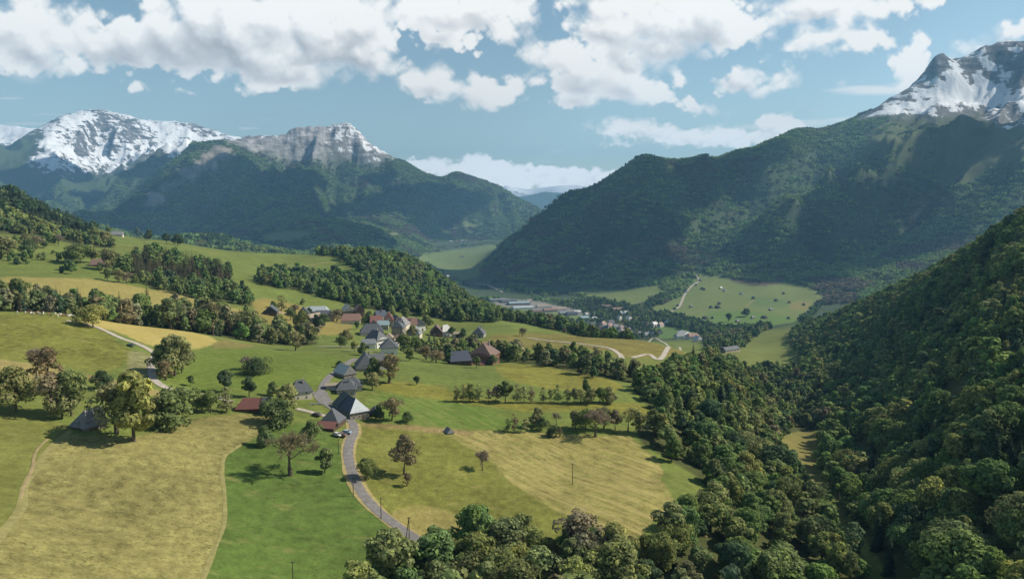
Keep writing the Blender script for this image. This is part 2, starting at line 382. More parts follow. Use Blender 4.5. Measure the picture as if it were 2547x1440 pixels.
    Z = Z + near * (1.6 * (fbm(X / 38, Y / 38, 3, 29) - .5) + .3 * (fbm(X / 7, Y / 7, 2, 30) - .5))
    return azs, rows, X, Y, Z

AZS, ROWS, TX, TY, TZ = build_height()
TT = TZ / np.hypot(TX, TY)
RUNMAX = np.maximum.accumulate(TT, axis=0)

def ground_z(x, y):
    """height of the terrain (camera-relative), arrays welcome"""
    x = np.asarray(x, float); y = np.asarray(y, float)
    a = np.arctan2(x, y); s = np.log(np.maximum(np.hypot(x, y), 113))
    j = np.clip(np.searchsorted(AZS, a) - 1, 0, len(AZS) - 2); i = np.clip(np.searchsorted(ROWS, s) - 1, 0, len(ROWS) - 2)
    fa = np.clip((a - AZS[j]) / (AZS[j + 1] - AZS[j]), 0, 1); fs = np.clip((s - ROWS[i]) / (ROWS[i + 1] - ROWS[i]), 0, 1)
    return (TZ[i, j] * (1 - fa) + TZ[i, j + 1] * fa) * (1 - fs) + (TZ[i + 1, j] * (1 - fa) + TZ[i + 1, j + 1] * fa) * fs

def hit(u, v, rmin=115):
    """where the line of sight through a photo pixel meets the ground (x, y, z world)"""
    a, t = ray(u, v); a = float(a); t = float(t)
    j = int(np.clip(np.searchsorted(AZS, a) - 1, 0, len(AZS) - 2)); fa = (a - AZS[j]) / (AZS[j + 1] - AZS[j])
    prof = TT[:, j] * (1 - fa) + TT[:, j + 1] * fa
    i0 = int(np.searchsorted(ROWS, math.log(rmin)))
    w = np.where(prof[i0:] >= t)[0]
    if len(w) == 0:
        i = i0 + int(np.argmax(prof[i0:])); s = ROWS[i]
    else:
        i = i0 + int(w[0])
        if i == 0 or i == i0: s = ROWS[i]
        else:
            f = (t - prof[i - 1]) / max(prof[i] - prof[i - 1], 1e-9); s = ROWS[i - 1] + f * (ROWS[i] - ROWS[i - 1])
    R = math.exp(s)
    x = R * math.sin(a); y = R * math.cos(a)
    return x, y, float(ground_z(x, y)) + CAMZ

# ------------------------------------------------------------------ node material helpers
def new_mat(name):
    m = bpy.data.materials.new(name); m.use_nodes = True
    nt = m.node_tree; nt.nodes.clear()
    return m, nt

def N(nt, typ, **kw):
    n = nt.nodes.new(typ)
    for k, val in kw.items():
        setattr(n, k, val)
    return n

def setin(nt, node, key, val):
    if isinstance(val, bpy.types.NodeSocket): nt.links.new(val, node.inputs[key])
    else: node.inputs[key].default_value = val

def noise(nt, vec, scale, detail=3.0, rough=.55):
    n = N(nt, 'ShaderNodeTexNoise'); n.inputs['Scale'].default_value = scale
    n.inputs['Detail'].default_value = detail; n.inputs['Roughness'].default_value = rough
    if vec is not None: nt.links.new(vec, n.inputs['Vector'])
    return n.outputs[0]

def mixc(nt, fac, a, b, blend='MIX'):
    n = N(nt, 'ShaderNodeMix', data_type='RGBA', blend_type=blend)
    setin(nt, n, 0, fac)
    for k, c in ((6, a), (7, b)):
        if isinstance(c, tuple): n.inputs[k].default_value = (*c[:3], 1)
        else: nt.links.new(c, n.inputs[k])
    return n.outputs[2]

def ramp(nt, x, lo, hi, clamp=True):
    n = N(nt, 'ShaderNodeMapRange', interpolation_type='SMOOTHSTEP'); n.clamp = clamp
    setin(nt, n, 0, x); n.inputs[1].default_value = lo; n.inputs[2].default_value = hi
    return n.outputs[0]

def mapv(nt, vec, scale=(1, 1, 1), rot=(0, 0, 0)):
    n = N(nt, 'ShaderNodeMapping'); nt.links.new(vec, n.inputs[0])
    n.inputs['Scale'].default_value = scale; n.inputs['Rotation'].default_value = rot
    return n.outputs[0]

def bsdf_out(nt, color, rough=.9, spec=.2, normal=None, metallic=0.0):
    b = N(nt, 'ShaderNodeBsdfPrincipled'); o = N(nt, 'ShaderNodeOutputMaterial')
    if isinstance(color, tuple): b.inputs['Base Color'].default_value = (*color[:3], 1)
    else: nt.links.new(color, b.inputs['Base Color'])
    setin(nt, b, 'Roughness', rough); setin(nt, b, 'Metallic', metallic)
    b.inputs['Specular IOR Level'].default_value = spec
    if normal is not None: nt.links.new(normal, b.inputs['Normal'])
    nt.links.new(b.outputs[0], o.inputs[0])
    return b

def bump(nt, h, strength, dist):
    n = N(nt, 'ShaderNodeBump'); n.inputs['Strength'].default_value = strength; n.inputs['Distance'].default_value = dist
    nt.links.new(h, n.inputs['Height']); return n.outputs[0]

# ------------------------------------------------------------------ land cover
def chaikin(poly, n=2):
    for _ in range(n):
        q = []
        for i in range(len(poly)):
            a, b = poly[i], poly[(i + 1) % len(poly)]
            q += [(a[0] * .78 + b[0] * .22, a[1] * .78 + b[1] * .22), (a[0] * .22 + b[0] * .78, a[1] * .22 + b[1] * .78)]
        poly = q
    return poly

def in_poly(px, py, poly):
    poly = chaikin(poly)
    r = np.zeros(px.shape, bool); n = len(poly)
    for i in range(n):
        x0, y0 = poly[i]; x1, y1 = poly[(i + 1) % n]
        if y0 == y1: continue
        c = ((y0 > py) != (y1 > py)) & (px < (x1 - x0) * (py - y0) / (y1 - y0) + x0)
        r ^= c
    return r

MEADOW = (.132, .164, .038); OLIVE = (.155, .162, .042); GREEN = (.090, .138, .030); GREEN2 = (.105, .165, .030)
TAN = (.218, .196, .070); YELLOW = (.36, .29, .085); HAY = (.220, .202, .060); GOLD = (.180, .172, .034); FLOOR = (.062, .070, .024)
SOIL = (.24, .17, .10); MTNFLOOR = (.050, .075, .038); ALP = (.080, .100, .042); VALLEY = (.145, .180, .058)
FIELDS = [  # polygon in photo pixels, distance window, colour, mottle, stripe
 ([(-400,1010),(60,1030),(200,1060),(165,1075),(110,1130),(60,1210),(55,1260),(0,1330),(-400,1500)],(180,420),OLIVE,.6,0),
 ([(165,1075),(330,1095),(500,1035),(640,1028),(705,1045),(645,1085),(600,1105),(558,1135),(552,1180),(560,1260),(555,1310),(530,1370),(505,1440),(470,1620),(-600,1620),(-400,1500),(0,1330),(55,1260),(60,1210),(110,1130)],(100,400),TAN,1.0,0),
 ([(600,1105),(645,1085),(700,1060),(760,1050),(800,1045),(850,1100),(850,1150),(880,1235),(950,1290),(1030,1340),(1060,1400),(1100,1700),(440,1700),(505,1440),(555,1310),(560,1260),(552,1180),(558,1135)],(100,400),GREEN,.75,0),
 ([(880,1050),(1040,1062),(1130,1090),(1200,1130),(1270,1200),(1330,1240),(1440,1300),(1540,1340),(1540,1500),(1060,1400),(1030,1340),(950,1290),(905,1235),(880,1150)],(150,400),(.165,.168,.038),.8,0),
 ([(960,1268),(1060,1255),(1150,1285),(1300,1335),(1320,1400),(1060,1380),(1030,1335)],(150,300),(.23,.20,.062),.7,.3),
 ([(1040,1062),(1120,1068),(1300,1075),(1480,1085),(1560,1080),(1600,1110),(1640,1150),(1650,1175),(1640,1188),(1680,1232),(1672,1270),(1620,1300),(1560,1370),(1440,1300),(1330,1240),(1270,1200),(1200,1130),(1130,1090)],(150,420),HAY,1.0,1.0),
 ([(890,1050),(1000,1056),(1100,1064),(1180,1072),(1180,1084),(1100,1078),(1000,1068),(900,1060)],(150,420),(.26,.19,.085),.8,0),
 ([(905,985),(1000,982),(1150,1003),(1260,1028),(1320,1066),(1250,1070),(1100,1062),(1010,1056),(930,1047),(905,1010)],(200,500),GREEN2,.5,.3),
 ([(960,945),(1100,960),(1130,985),(1270,1000),(1500,1002),(1610,1003),(1640,1045),(1500,1020),(1280,1022),(1150,1003),(1000,983),(925,965)],(250,600),GOLD,.8,0),
 ([(1250,900),(1400,920),(1570,955),(1500,985),(1280,955),(1225,918)],(250,650),(.185,.175,.034),.8,0),
 ([(1195,850),(1230,832),(1320,828),(1500,836),(1640,848),(1720,880),(1640,892),(1350,882),(1195,868)],(500,860),(.180,.155,.042),.8,0),
 ([(1300,866),(1480,868),(1560,880),(1480,892),(1330,882)],(480,760),(.150,.172,.040),.5,0),
 ([(-400,760),(0,776),(190,785),(240,815),(330,870),(315,905),(250,935),(120,895),(0,893),(-400,870)],(330,540),(.165,.168,.036),.9,0),
 ([(185,797),(230,790),(330,797),(548,842),(520,862),(440,872),(370,860),(290,825),(240,812)],(380,560),YELLOW,.35,.8),
 ([(520,862),(548,842),(640,858),(600,868),(560,875)],(380,560),(.19,.165,.055),.6,0),
 ([(440,880),(520,866),(600,866),(700,872),(850,885),(835,920),(800,965),(720,960),(560,985),(470,965),(390,930)],(330,560),(.120,.160,.030),.6,0),
 ([(318,873),(378,880),(385,930),(370,950),(300,935),(322,905)],(330,520),(.215,.205,.09),1.,0),
 ([(-400,880),(0,892),(60,900),(130,912),(245,938),(310,950),(420,975),(380,985),(290,962),(150,925),(0,960),(-400,960)],(300,480),(.28,.225,.085),.7,0),
 ([(-400,690),(60,690),(200,690),(330,710),(480,738),(640,785),(640,800),(560,790),(330,760),(200,745),(-400,745)],(640,930),(.265,.225,.070),.4,.3),
 ([(620,740),(700,745),(820,760),(880,800),(870,830),(760,835),(640,800)],(620,840),(.23,.19,.055),.4,.2),
 ([(2325,1000),(2400,985),(2425,1008),(2340,1032)],(380,800),(.20,.17,.05),.4,0),
 ([(1930,1095),(1985,1075),(2035,1065),(2045,1120),(2020,1160),(2090,1270),(2150,1350),(2110,1320),(2030,1230),(1965,1160)],(280,760),(.17,.15,.045),.6,0),
]
FARFIELDS = [
 ([(1222,742),(1300,744),(1380,758),(1450,774),(1452,792),(1345,794),(1300,778),(1235,764)],(2300,3400),(.21,.20,.175)),
 ([(1480,806),(1560,806),(1580,838),(1500,842)],(1900,2500),(.14,.13,.10)),
 ([(1735,672),(1790,688),(1860,698),(1960,698),(2040,722),(2052,745),(2010,778),(1960,815),(1800,812),(1700,795),(1600,772),(1690,740),(1720,700)],(2000,3500),VALLEY),
 ([(1780,770),(1960,782),(1990,805),(1960,815),(1800,812),(1740,795)],(2000,3000),(.115,.180,.045)),
 ([(1870,738),(1960,745),(1990,762),(1860,765)],(2000,3200),(.115,.165,.055)),
 ([(1960,752),(2020,745),(2010,775),(1965,770)],(2000,3200),(.20,.18,.065)),
 ([(1500,725),(1560,715),(1640,708),(1665,725),(1600,752),(1560,760),(1480,748),(1425,738)],(2500,3500),VALLEY),
 ([(1600,690),(1625,680),(1620,705),(1600,708)],(2500,3500),VALLEY),
 ([(1020,640),(1100,625),(1240,605),(1245,622),(1210,645),(1195,690),(1130,697),(1090,665)],(3000,7600),(.135,.175,.060)),
 ([(1250,760),(1340,772),(1450,785),(1520,800),(1300,795)],(1900,2800),VALLEY),
 ([(1280,795),(1400,780),(1420,800),(1330,815)],(1200,2600),VALLEY),
 ([(640,590),(690,572),(760,570),(785,585),(720,600),(680,602)],(4000,6500),(.15,.18,.065)),
 ([(610,612),(650,605),(660,612),(620,620)],(2600,6500),(.15,.18,.065)),
 ([(940,582),(990,576),(1000,588),(950,594)],(4000,7000),(.15,.18,.065)),
 ([(1100,560),(1180,552),(1200,562),(1120,572)],(4000,9500),(.15,.18,.065)),
 ([(1815,892),(1850,862),(1880,835),(1915,815),(1990,825),(2010,838),(1995,890),(1960,925),(1900,930),(1850,910)],(950,1900),(.145,.165,.042)),
 ([(1760,890),(1840,860),(1850,905),(1790,910)],(900,1500),(.15,.165,.045)),
 ([(1620,810),(1700,812),(1745,830),(1700,850),(1640,845)],(1900,2500),(.10,.165,.045)),
]
CONIFER_FLOOR = (.03, .03, .016)

def land_cover():
    U, V = pix(np.arctan2(TX, TY), TT)
    R = np.hypot(TX, TY)
    ju = U + 16 * (fbm(TX / 14, TY / 14, 4, 71) - .5) ; jv = V + 8 * (fbm(TX / 14, TY / 14, 4, 72) - .5)
    base = np.zeros(R.shape + (3,)); base[:] = MEADOW
    par = np.zeros(R.shape + (4,)); par[..., 0] = .6
    patch = fbm(TX / 90, TY / 90, 3, 75)
    base = base * (.86 + .3 * patch)[..., None]
    dry = sstep(.5, .75, fbm(TX / 60 + 9, TY / 60, 4, 76))[..., None]
    base = base * (1 - .45 * dry) + np.array(OLIVE) * .45 * dry
    far = sstep(1650, 1900, R)
    farc = np.array(MTNFLOOR)
    base = base * (1 - far[..., None]) + farc * far[..., None]
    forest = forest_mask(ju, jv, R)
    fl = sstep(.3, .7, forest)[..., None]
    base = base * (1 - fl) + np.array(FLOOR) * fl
    for poly, (ra, rb), c, mo, st in FIELDS:
        m = in_poly(ju, jv, poly) & (R > ra) & (R < rb)
        base[m] = c; par[m, 0] = mo; par[m, 1] = st
    for poly, (ra, rb), c in FARFIELDS:
        m = in_poly(ju, jv, poly) & (R > ra) & (R < rb)
        base[m] = np.array(c); par[m, 0] = .35
    # mountains: bare rock, scree, alpine grass and snow
    w1 = fbm(TX / 260, TY / 260, 5, 81) - .5
    w2 = fbm(TX / 70, TY / 70, 4, 82) - .5
    w3 = fbm(TX / 700, TY / 700, 5, 83) - .5; w4 = fbm(TX / 240, TY / 240, 4, 84) - .5
    q = sstep(7000, 9800, R)
    w1 = w1 * (1 - q) + w3 * q; w2 = w2 * (1 - q) + w4 * q
    mu = U + 70 * w1 + 22 * w2; mv = V + 40 * w1 + 16 * w2
    dzr = np.gradient(TZ, axis=0) / np.maximum(np.gradient(R, axis=0), 1e-3)
    dza = np.gradient(TZ, axis=1) / np.maximum(np.gradient(np.arctan2(TX, TY), axis=1) * R, 1e-3)
    slope = np.hypot(dzr, dza)
    rock = np.array((.185, .18, .185)); scree = np.array((.30, .26, .25))
    def paint(poly, ra, rb, col=None, rk=None, sn=None, blend=1.0, jit=1.0):
        m = in_poly(U + (mu - U) * jit, V + (mv - V) * jit, poly) & (R > ra) & (R < rb)
        if col is not None: base[m] = base[m] * (1 - blend) + np.array(col) * blend
        if rk is not None: par[m, 3] = rk
        if sn is not None: par[m, 2] = np.maximum(par[m, 2], sn if np.isscalar(sn) else sn[m])
    # great mountain on the right
    paint([(2150,345),(2220,300),(2330,300),(2430,290),(2700,300),(2700,400),(2560,400),(2450,420),(2400,470),(2330,440),(2250,420),(2190,390)], 3800, 7500, ALP, .15)
    paint([(1990,480),(2110,395),(2190,340),(2200,350),(2120,420),(2010,500)], 3500, 6500, ALP, .1, None, .6)
    paint([(2120,300),(2190,240),(2260,180),(2310,60),(2560,20),(2950,80),(2950,300),(2560,315),(2500,320),(2440,285),(2330,290),(2230,292),(2150,305)], 4500, 8000, rock, .8, np.clip(.52 + 1.0 * w1 - .40 * (slope - .75), 0, 1))
    paint([(2190,285),(2280,222),(2335,205),(2400,198),(2560,225),(2700,235),(2560,285),(2450,262),(2330,275)], 4500, 8000, rock, .4, np.clip(.86 + .7 * w1, 0, 1), 1., .7)
    paint([(2285,205),(2300,60),(2420,60),(2530,20),(2700,20),(2700,205),(2450,196),(2380,180),(2340,200)], 4500, 8000, (.135,.135,.142), 1., None, 1, .5)
    m = in_poly(mu, mv, [(2285,205),(2300,60),(2420,60),(2530,20),(2700,20),(2700,205),(2450,196),(2380,180),(2340,200)]) & (R > 4500) & (R < 8000)
    par[m, 2] = np.clip(.34 + 1.2 * w2[m] + .5 * w1[m], 0, 1)
    paint([(1780,520),(1850,440),(1920,440),(1900,500),(1820,560)], 3300, 5000, (.055,.045,.035), .0, None, .5)
    paint([(1790,690),(1830,655),(1900,640),(1955,655),(1930,700),(1850,700)], 2600, 4200, (.095,.062,.052), .0, None, .9)
    # cliff-topped mountain
    paint([(530,340),(560,300),(865,240),(930,300),(960,345),(990,395),(950,412),(890,402),(820,398),(740,402),(680,385),(610,372)], 7000, 9600, rock * 1.5, 1.)
    m = in_poly(mu, mv, [(740,345),(850,250),(935,300),(960,342),(1000,398),(960,408),(900,392),(800,385),(740,380)]) & (R > 7000) & (R < 9600)
    par[m, 2] = np.clip(.30 + 1.3 * w2[m] + .8 * w1[m] + (U[m] - 860) / 420, 0, .55)
    paint([(560,362),(600,378),(540,415),(450,465),(395,500),(350,500),(400,455),(480,400)], 6500, 9600, scree, .6, None, .75)
    paint([(360,490),(420,480),(410,510),(350,520)], 5500, 9600, scree, .5, None, .6)
    # snow massif
    sm = in_poly(mu, mv, [(-600,250),(110,250),(250,200),(700,250),(680,370),(470,412),(430,392),(335,392),(300,410),(240,430),(55,418),(95,370),(130,335),(95,330),(-600,440)]) & (R > 8800) & (R < 15000)
    base[sm] = rock * .75; par[sm, 3] = .9
    par[sm, 2] = np.clip(.66 + .30 * sstep(330, 385, V[sm]) + .9 * w1[sm] + .6 * w2[sm] - .6 * np.clip(slope[sm] - .8, 0, 1), 0, 1)
    lo = in_poly(mu, mv, [(120,395),(280,400),(330,420),(240,450),(90,440)]) & (R > 8500) & (R < 15000)
    par[lo, 2] = np.maximum(par[lo, 2], np.clip(.45 + 2.2 * w1[lo], 0, 1))
    hi = (R > 14000) & (TZ > 900); base[hi] = rock * .8; par[hi, 3] = .7; par[hi, 2] = np.clip(.9 + 1.2 * w1[hi], 0, 1)
    hi = (R > 19300) & (TZ > 60); base[hi] = rock * .8; par[hi, 3] = .6; par[hi, 2] = np.clip(.8 + 1.6 * w1[hi] + (TZ[hi] - 260) / 420, 0, 1)
    for k in range(4):                                # let covers blend over a few metres
        if k in (2, 3):
            for _ in range(7 if k == 2 else 4):
                par[1:-1, 1:-1, k] = (par[1:-1, 1:-1, k] * 4 + par[:-2, 1:-1, k] * 2 + par[2:, 1:-1, k] * 2 + par[1:-1, :-2, k] * 2 + par[1:-1, 2:, k] * 2) / 12
    fm = (R > 3600)[1:-1, 1:-1, None]
    for it in range(6):
      sb = (base[1:-1, 1:-1] * 4 + base[:-2, 1:-1] * 2 + base[2:, 1:-1] * 2 + base[1:-1, :-2] * 2 + base[1:-1, 2:] * 2) / 12
      base[1:-1, 1:-1] = sb if it < 2 else np.where(fm, sb, base[1:-1, 1:-1])
    return base, par, U, V, R

FORESTS = [  # name, kind of coordinates, polygon, distance window, trees per square metre, height range, mix of kinds
 # kinds: g fresh green, o olive, y yellow green, b brown budding, d dark green, c conifer
 ('lower_wood','px',[(840,1500),(960,1450),(1075,1395),(1180,1375),(1300,1360),(1420,1385),(1500,1400),(1545,1395),(1540,1750),(840,1750)],(110,230),.022,(9,15),'ggooyogbc'),
 ('ravine_wood','px',[(1545,1410),(1650,1345),(1775,1270),(1760,1205),(1660,1140),(1592,1100),(1580,1062),(1640,1040),(1605,1000),(1565,965),(1640,938),(1700,905),(1780,898),(1850,930),(1910,980),(1950,1050),(1925,1085),(1960,1180),(2030,1260),(2120,1380),(2260,1650),(1500,1700)],(150,1250),.021,(7,13),'gggogoogydocb'),
 ('slope_wood','px',[(2330,1700),(2200,1400),(2120,1300),(2055,1200),(2030,1120),(2060,1050),(2030,1000),(1995,960),(1990,900),(1965,850),(1965,825),(2100,765),(2300,665),(2547,510),(3600,200),(3600,1700)],(190,1700),.0175,(9,15),'ggogdoggycgo'),
 ('hill_wood','px',[(640,690),(720,684),(850,694),(930,690),(860,660),(850,640),(770,634),(900,610),(1000,622),(1060,655),(1110,705),(1180,755),(1245,790),(1240,803),(1150,803),(1000,778),(900,768),(830,748),(740,722),(650,712)],(870,1700),.0120,(11,17),'gggdgodgd'),
 ('hill_wood','uR',[(980,1300),(1080,1280),(1160,1180),(1230,1000),(1420,860),(1570,780),(1570,840),(1430,980),(1300,1350),(1180,1500),(1060,1650),(980,1650)],(700,1700),.0120,(11,17),'gggdgodbc'),
 ('plantation','px',[(300,668),(335,634),(420,640),(500,655),(565,672),(580,700),(520,716),(440,712),(300,692)],(820,1200),.026,(11,17),'kkkkkgk'),
 ('copse','px',[(330,700),(440,714),(600,714),(640,765),(560,752),(430,737)],(760,1000),.0130,(9,14),'ggood'),
 ('left_belt','uR',[(-500,545),(250,540),(560,545),(790,570),(790,625),(560,655),(250,665),(-500,690)],(500,720),.0095,(10,19),'ggooobckd'),
 ('middle_hedge','px',[(1010,868),(1130,905),(1230,897),(1350,908),(1450,935),(1560,955),(1640,960),(1640,930),(1560,922),(1500,908),(1440,890),(1300,880),(1200,872),(1110,864),(1030,868)],(430,720),.0110,(6,12),'ggoobod'),
 ('upper_wood','px',[(-500,500),(0,528),(60,545),(150,580),(225,600),(300,618),(240,618),(150,600),(60,588),(0,580),(-500,560)],(980,1500),.0070,(10,14),'goydo'),
 ('upper_spruces','px',[(-500,400),(0,470),(100,512),(200,560),(262,588),(200,584),(80,536),(0,512),(-500,470)],(1050,1700),.015,(12,17),'cccd'),
 ('slope_scrub','px',[(-400,545),(0,570),(150,600),(300,640),(300,690),(100,684),(-400,690)],(840,1350),.0007,(7,11),'godgo'),
 ('loose_trees','px',[(560,768),(700,752),(900,772),(1000,795),(900,806),(780,800),(640,795)],(640,960),.0010,(6,10),'gogod'),
 ('loose_trees','px',[(330,700),(640,735),(640,700),(860,700),(900,760),(740,735)],(700,1000),.0006,(7,11),'gogod'),
 ('plateau_wood','px',[(430,590),(520,582),(600,594),(720,620),(780,645),(720,640),(620,632),(520,614),(450,606)],(2400,3800),.0085,(11,15),'gdg'),
 ('valley_wood','px',[(1230,742),(1330,760),(1500,750),(1600,762),(1700,795),(1800,815),(1990,815),(1900,850),(1760,900),(1650,850),(1500,835),(1350,800)],(1900,3000),.0042,(9,15),'gdgdo'),
 ('valley_wood','px',[(1640,770),(1740,800),(1760,815),(1740,830),(1640,808)],(2000,2600),.008,(10,16),'dgd'),
 ('valley_wood','px',[(1430,738),(1510,748),(1570,760),(1560,768),(1440,752)],(2400,3000),.009,(10,16),'dgd'),
 ('valley_wood','px',[(1600,755),(1660,728),(1700,722),(1680,738),(1620,768)],(2400,3300),.009,(10,16),'dgd'),
 ('valley_wood','px',[(1980,805),(2040,752),(2060,745),(2010,800)],(2000,3000),.008,(10,16),'gdg'),
 ('gorge_wood','px',[(1845,925),(1960,905),(2000,960),(2030,1000),(2065,1055),(2035,1068),(1985,1075),(1925,1090),(1950,1050),(1905,980)],(420,1400),.0150,(7,13),'ggodbo'),
 ('gorge_wood','px',[(1745,830),(1850,812),(1960,818),(1940,840),(1900,845),(1850,870),(1830,905),(1870,960),(1960,985),(2010,920),(2000,985),(1960,1050),(1900,985),(1760,895)],(750,2100),.0080,(9,15),'ggodb'),
]

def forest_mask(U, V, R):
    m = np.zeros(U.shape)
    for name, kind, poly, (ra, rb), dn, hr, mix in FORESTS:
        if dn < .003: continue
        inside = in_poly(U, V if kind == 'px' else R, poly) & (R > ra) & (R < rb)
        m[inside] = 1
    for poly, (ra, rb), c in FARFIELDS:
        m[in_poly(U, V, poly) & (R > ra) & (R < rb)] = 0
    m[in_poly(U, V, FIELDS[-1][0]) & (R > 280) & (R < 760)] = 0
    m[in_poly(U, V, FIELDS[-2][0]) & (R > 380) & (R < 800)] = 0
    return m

BASE, PAR, PU, PV, PR = land_cover()

def land_material():
    m, nt = new_mat("land")
    geo = N(nt, 'ShaderNodeNewGeometry'); pos = geo.outputs['Position']
    ab = N(nt, 'ShaderNodeAttribute', attribute_name='cover'); ap = N(nt, 'ShaderNodeAttribute', attribute_name='cover_detail')
    sep = N(nt, 'ShaderNodeSeparateColor'); nt.links.new(ap.outputs['Color'], sep.inputs[0])
    mot, stripe, snow, rock = sep.outputs[0], sep.outputs[1], sep.outputs[2], ap.outputs['Alpha']
    n1 = noise(nt, pos, .035, 4, .6); n2 = noise(nt, pos, .28, 4, .65); n3 = noise(nt, pos, 1.4, 3, .7)
    n4 = noise(nt, mapv(nt, pos, (1, 2.2, 1), (0, 0, .5)), .09, 5, .65)
    # tone variation
    t = math_node(nt, 'ADD', math_node(nt, 'MULTIPLY', math_node(nt, 'SUBTRACT', n1, .5), .8), math_node(nt, 'MULTIPLY', math_node(nt, 'SUBTRACT', n2, .5), 1.0))
    t = math_node(nt, 'ADD', t, math_node(nt, 'MULTIPLY', math_node(nt, 'SUBTRACT', n3, .5), .75))
    t = math_node(nt, 'MULTIPLY_ADD', math_node(nt, 'MULTIPLY', t, mot), 1.7, 1.0)
    c = N(nt, 'ShaderNodeVectorMath', operation='SCALE'); nt.links.new(ab.outputs['Color'], c.inputs[0]); nt.links.new(t, c.inputs[3])
    col = c.outputs[0]
    # bleached and darker tufts
    dry = math_node(nt, 'MULTIPLY', ramp(nt, n4, .55, .72), math_node(nt, 'MULTIPLY', mot, .5))
    col = mixc(nt, dry, col, (.30, .245, .095))
    tuft = math_node(nt, 'MULTIPLY', math_node(nt, 'MULTIPLY', ramp(nt, noise(nt, pos, .85, 5, .72), .52, .64), ramp(nt, noise(nt, pos, .07, 4, .7), .36, .60)), math_node(nt, 'MULTIPLY', mot, .85))
    col = mixc(nt, tuft, col, (.075, .078, .022))
    # mowing swathes
    wv = N(nt, 'ShaderNodeTexWave', wave_type='BANDS', bands_direction='X', wave_profile='SIN')
    nt.links.new(mapv(nt, pos, (1, 1, 1), (0, 0, STRIPE_ANGLE)), wv.inputs['Vector'])
    wv.inputs['Scale'].default_value = .095; wv.inputs['Distortion'].default_value = 9.0; wv.inputs['Detail'].default_value = 3; wv.inputs['Detail Scale'].default_value = .35
    sn_ = noise(nt, mapv(nt, mapv(nt, pos, (1, 1, 1), (0, 0, STRIPE_ANGLE)), (1, .06, 1)), .5, 4, .6)
    sfac = math_node(nt, 'MULTIPLY', stripe, math_node(nt, 'MULTIPLY', math_node(nt, 'MULTIPLY_ADD', wv.outputs[1], .10, ramp(nt, sn_, .40, .66)), .55))
    col = mixc(nt, sfac, col, (.42, .335, .135))
    # rock strata and gullies
    rs = noise(nt, mapv(nt, pos, (1, 1, .35)), .011, 7, .66); rs2 = noise(nt, mapv(nt, pos, (.3, .3, 1.6)), .018, 5, .6)
    rc = N(nt, 'ShaderNodeVectorMath', operation='SCALE'); nt.links.new(col, rc.inputs[0])
    nt.links.new(math_node(nt, 'MULTIPLY_ADD', math_node(nt, 'ADD', math_node(nt, 'SUBTRACT', rs, .5), math_node(nt, 'SUBTRACT', rs2, .5)), 3.0, 1.0), rc.inputs[3])
    col = mixc(nt, rock, col, rc.outputs[0])
    # snow breaks up along rock ribs
    sv = math_node(nt, 'ADD', snow, math_node(nt, 'MULTIPLY', math_node(nt, 'SUBTRACT', rs, .5), math_node(nt, 'MULTIPLY_ADD', snow, -1.6, 3.0)))
    sv = math_node(nt, 'ADD', sv, math_node(nt, 'MULTIPLY', math_node(nt, 'SUBTRACT', rs2, .5), 1.1))
    sm = math_node(nt, 'MULTIPLY', ramp(nt, sv, .47, .58), ramp(nt, snow, .02, .12))
    col = mixc(nt, sm, col, (.72, .74, .78))
    hgt = math_node(nt, 'ADD', math_node(nt, 'MULTIPLY', n3, .12), math_node(nt, 'MULTIPLY', math_node(nt, 'MULTIPLY', rs, rock), 40.0))
    b = bsdf_out(nt, col, .95, .1, bump(nt, hgt, .55, 1.0))
    return m

_a = hit(1110, 1085); _b = hit(1640, 1330)
STRIPE_ANGLE = -(math.atan2(_b[1] - _a[1], _b[0] - _a[0]) - math.pi / 2)
LAND = land_material()

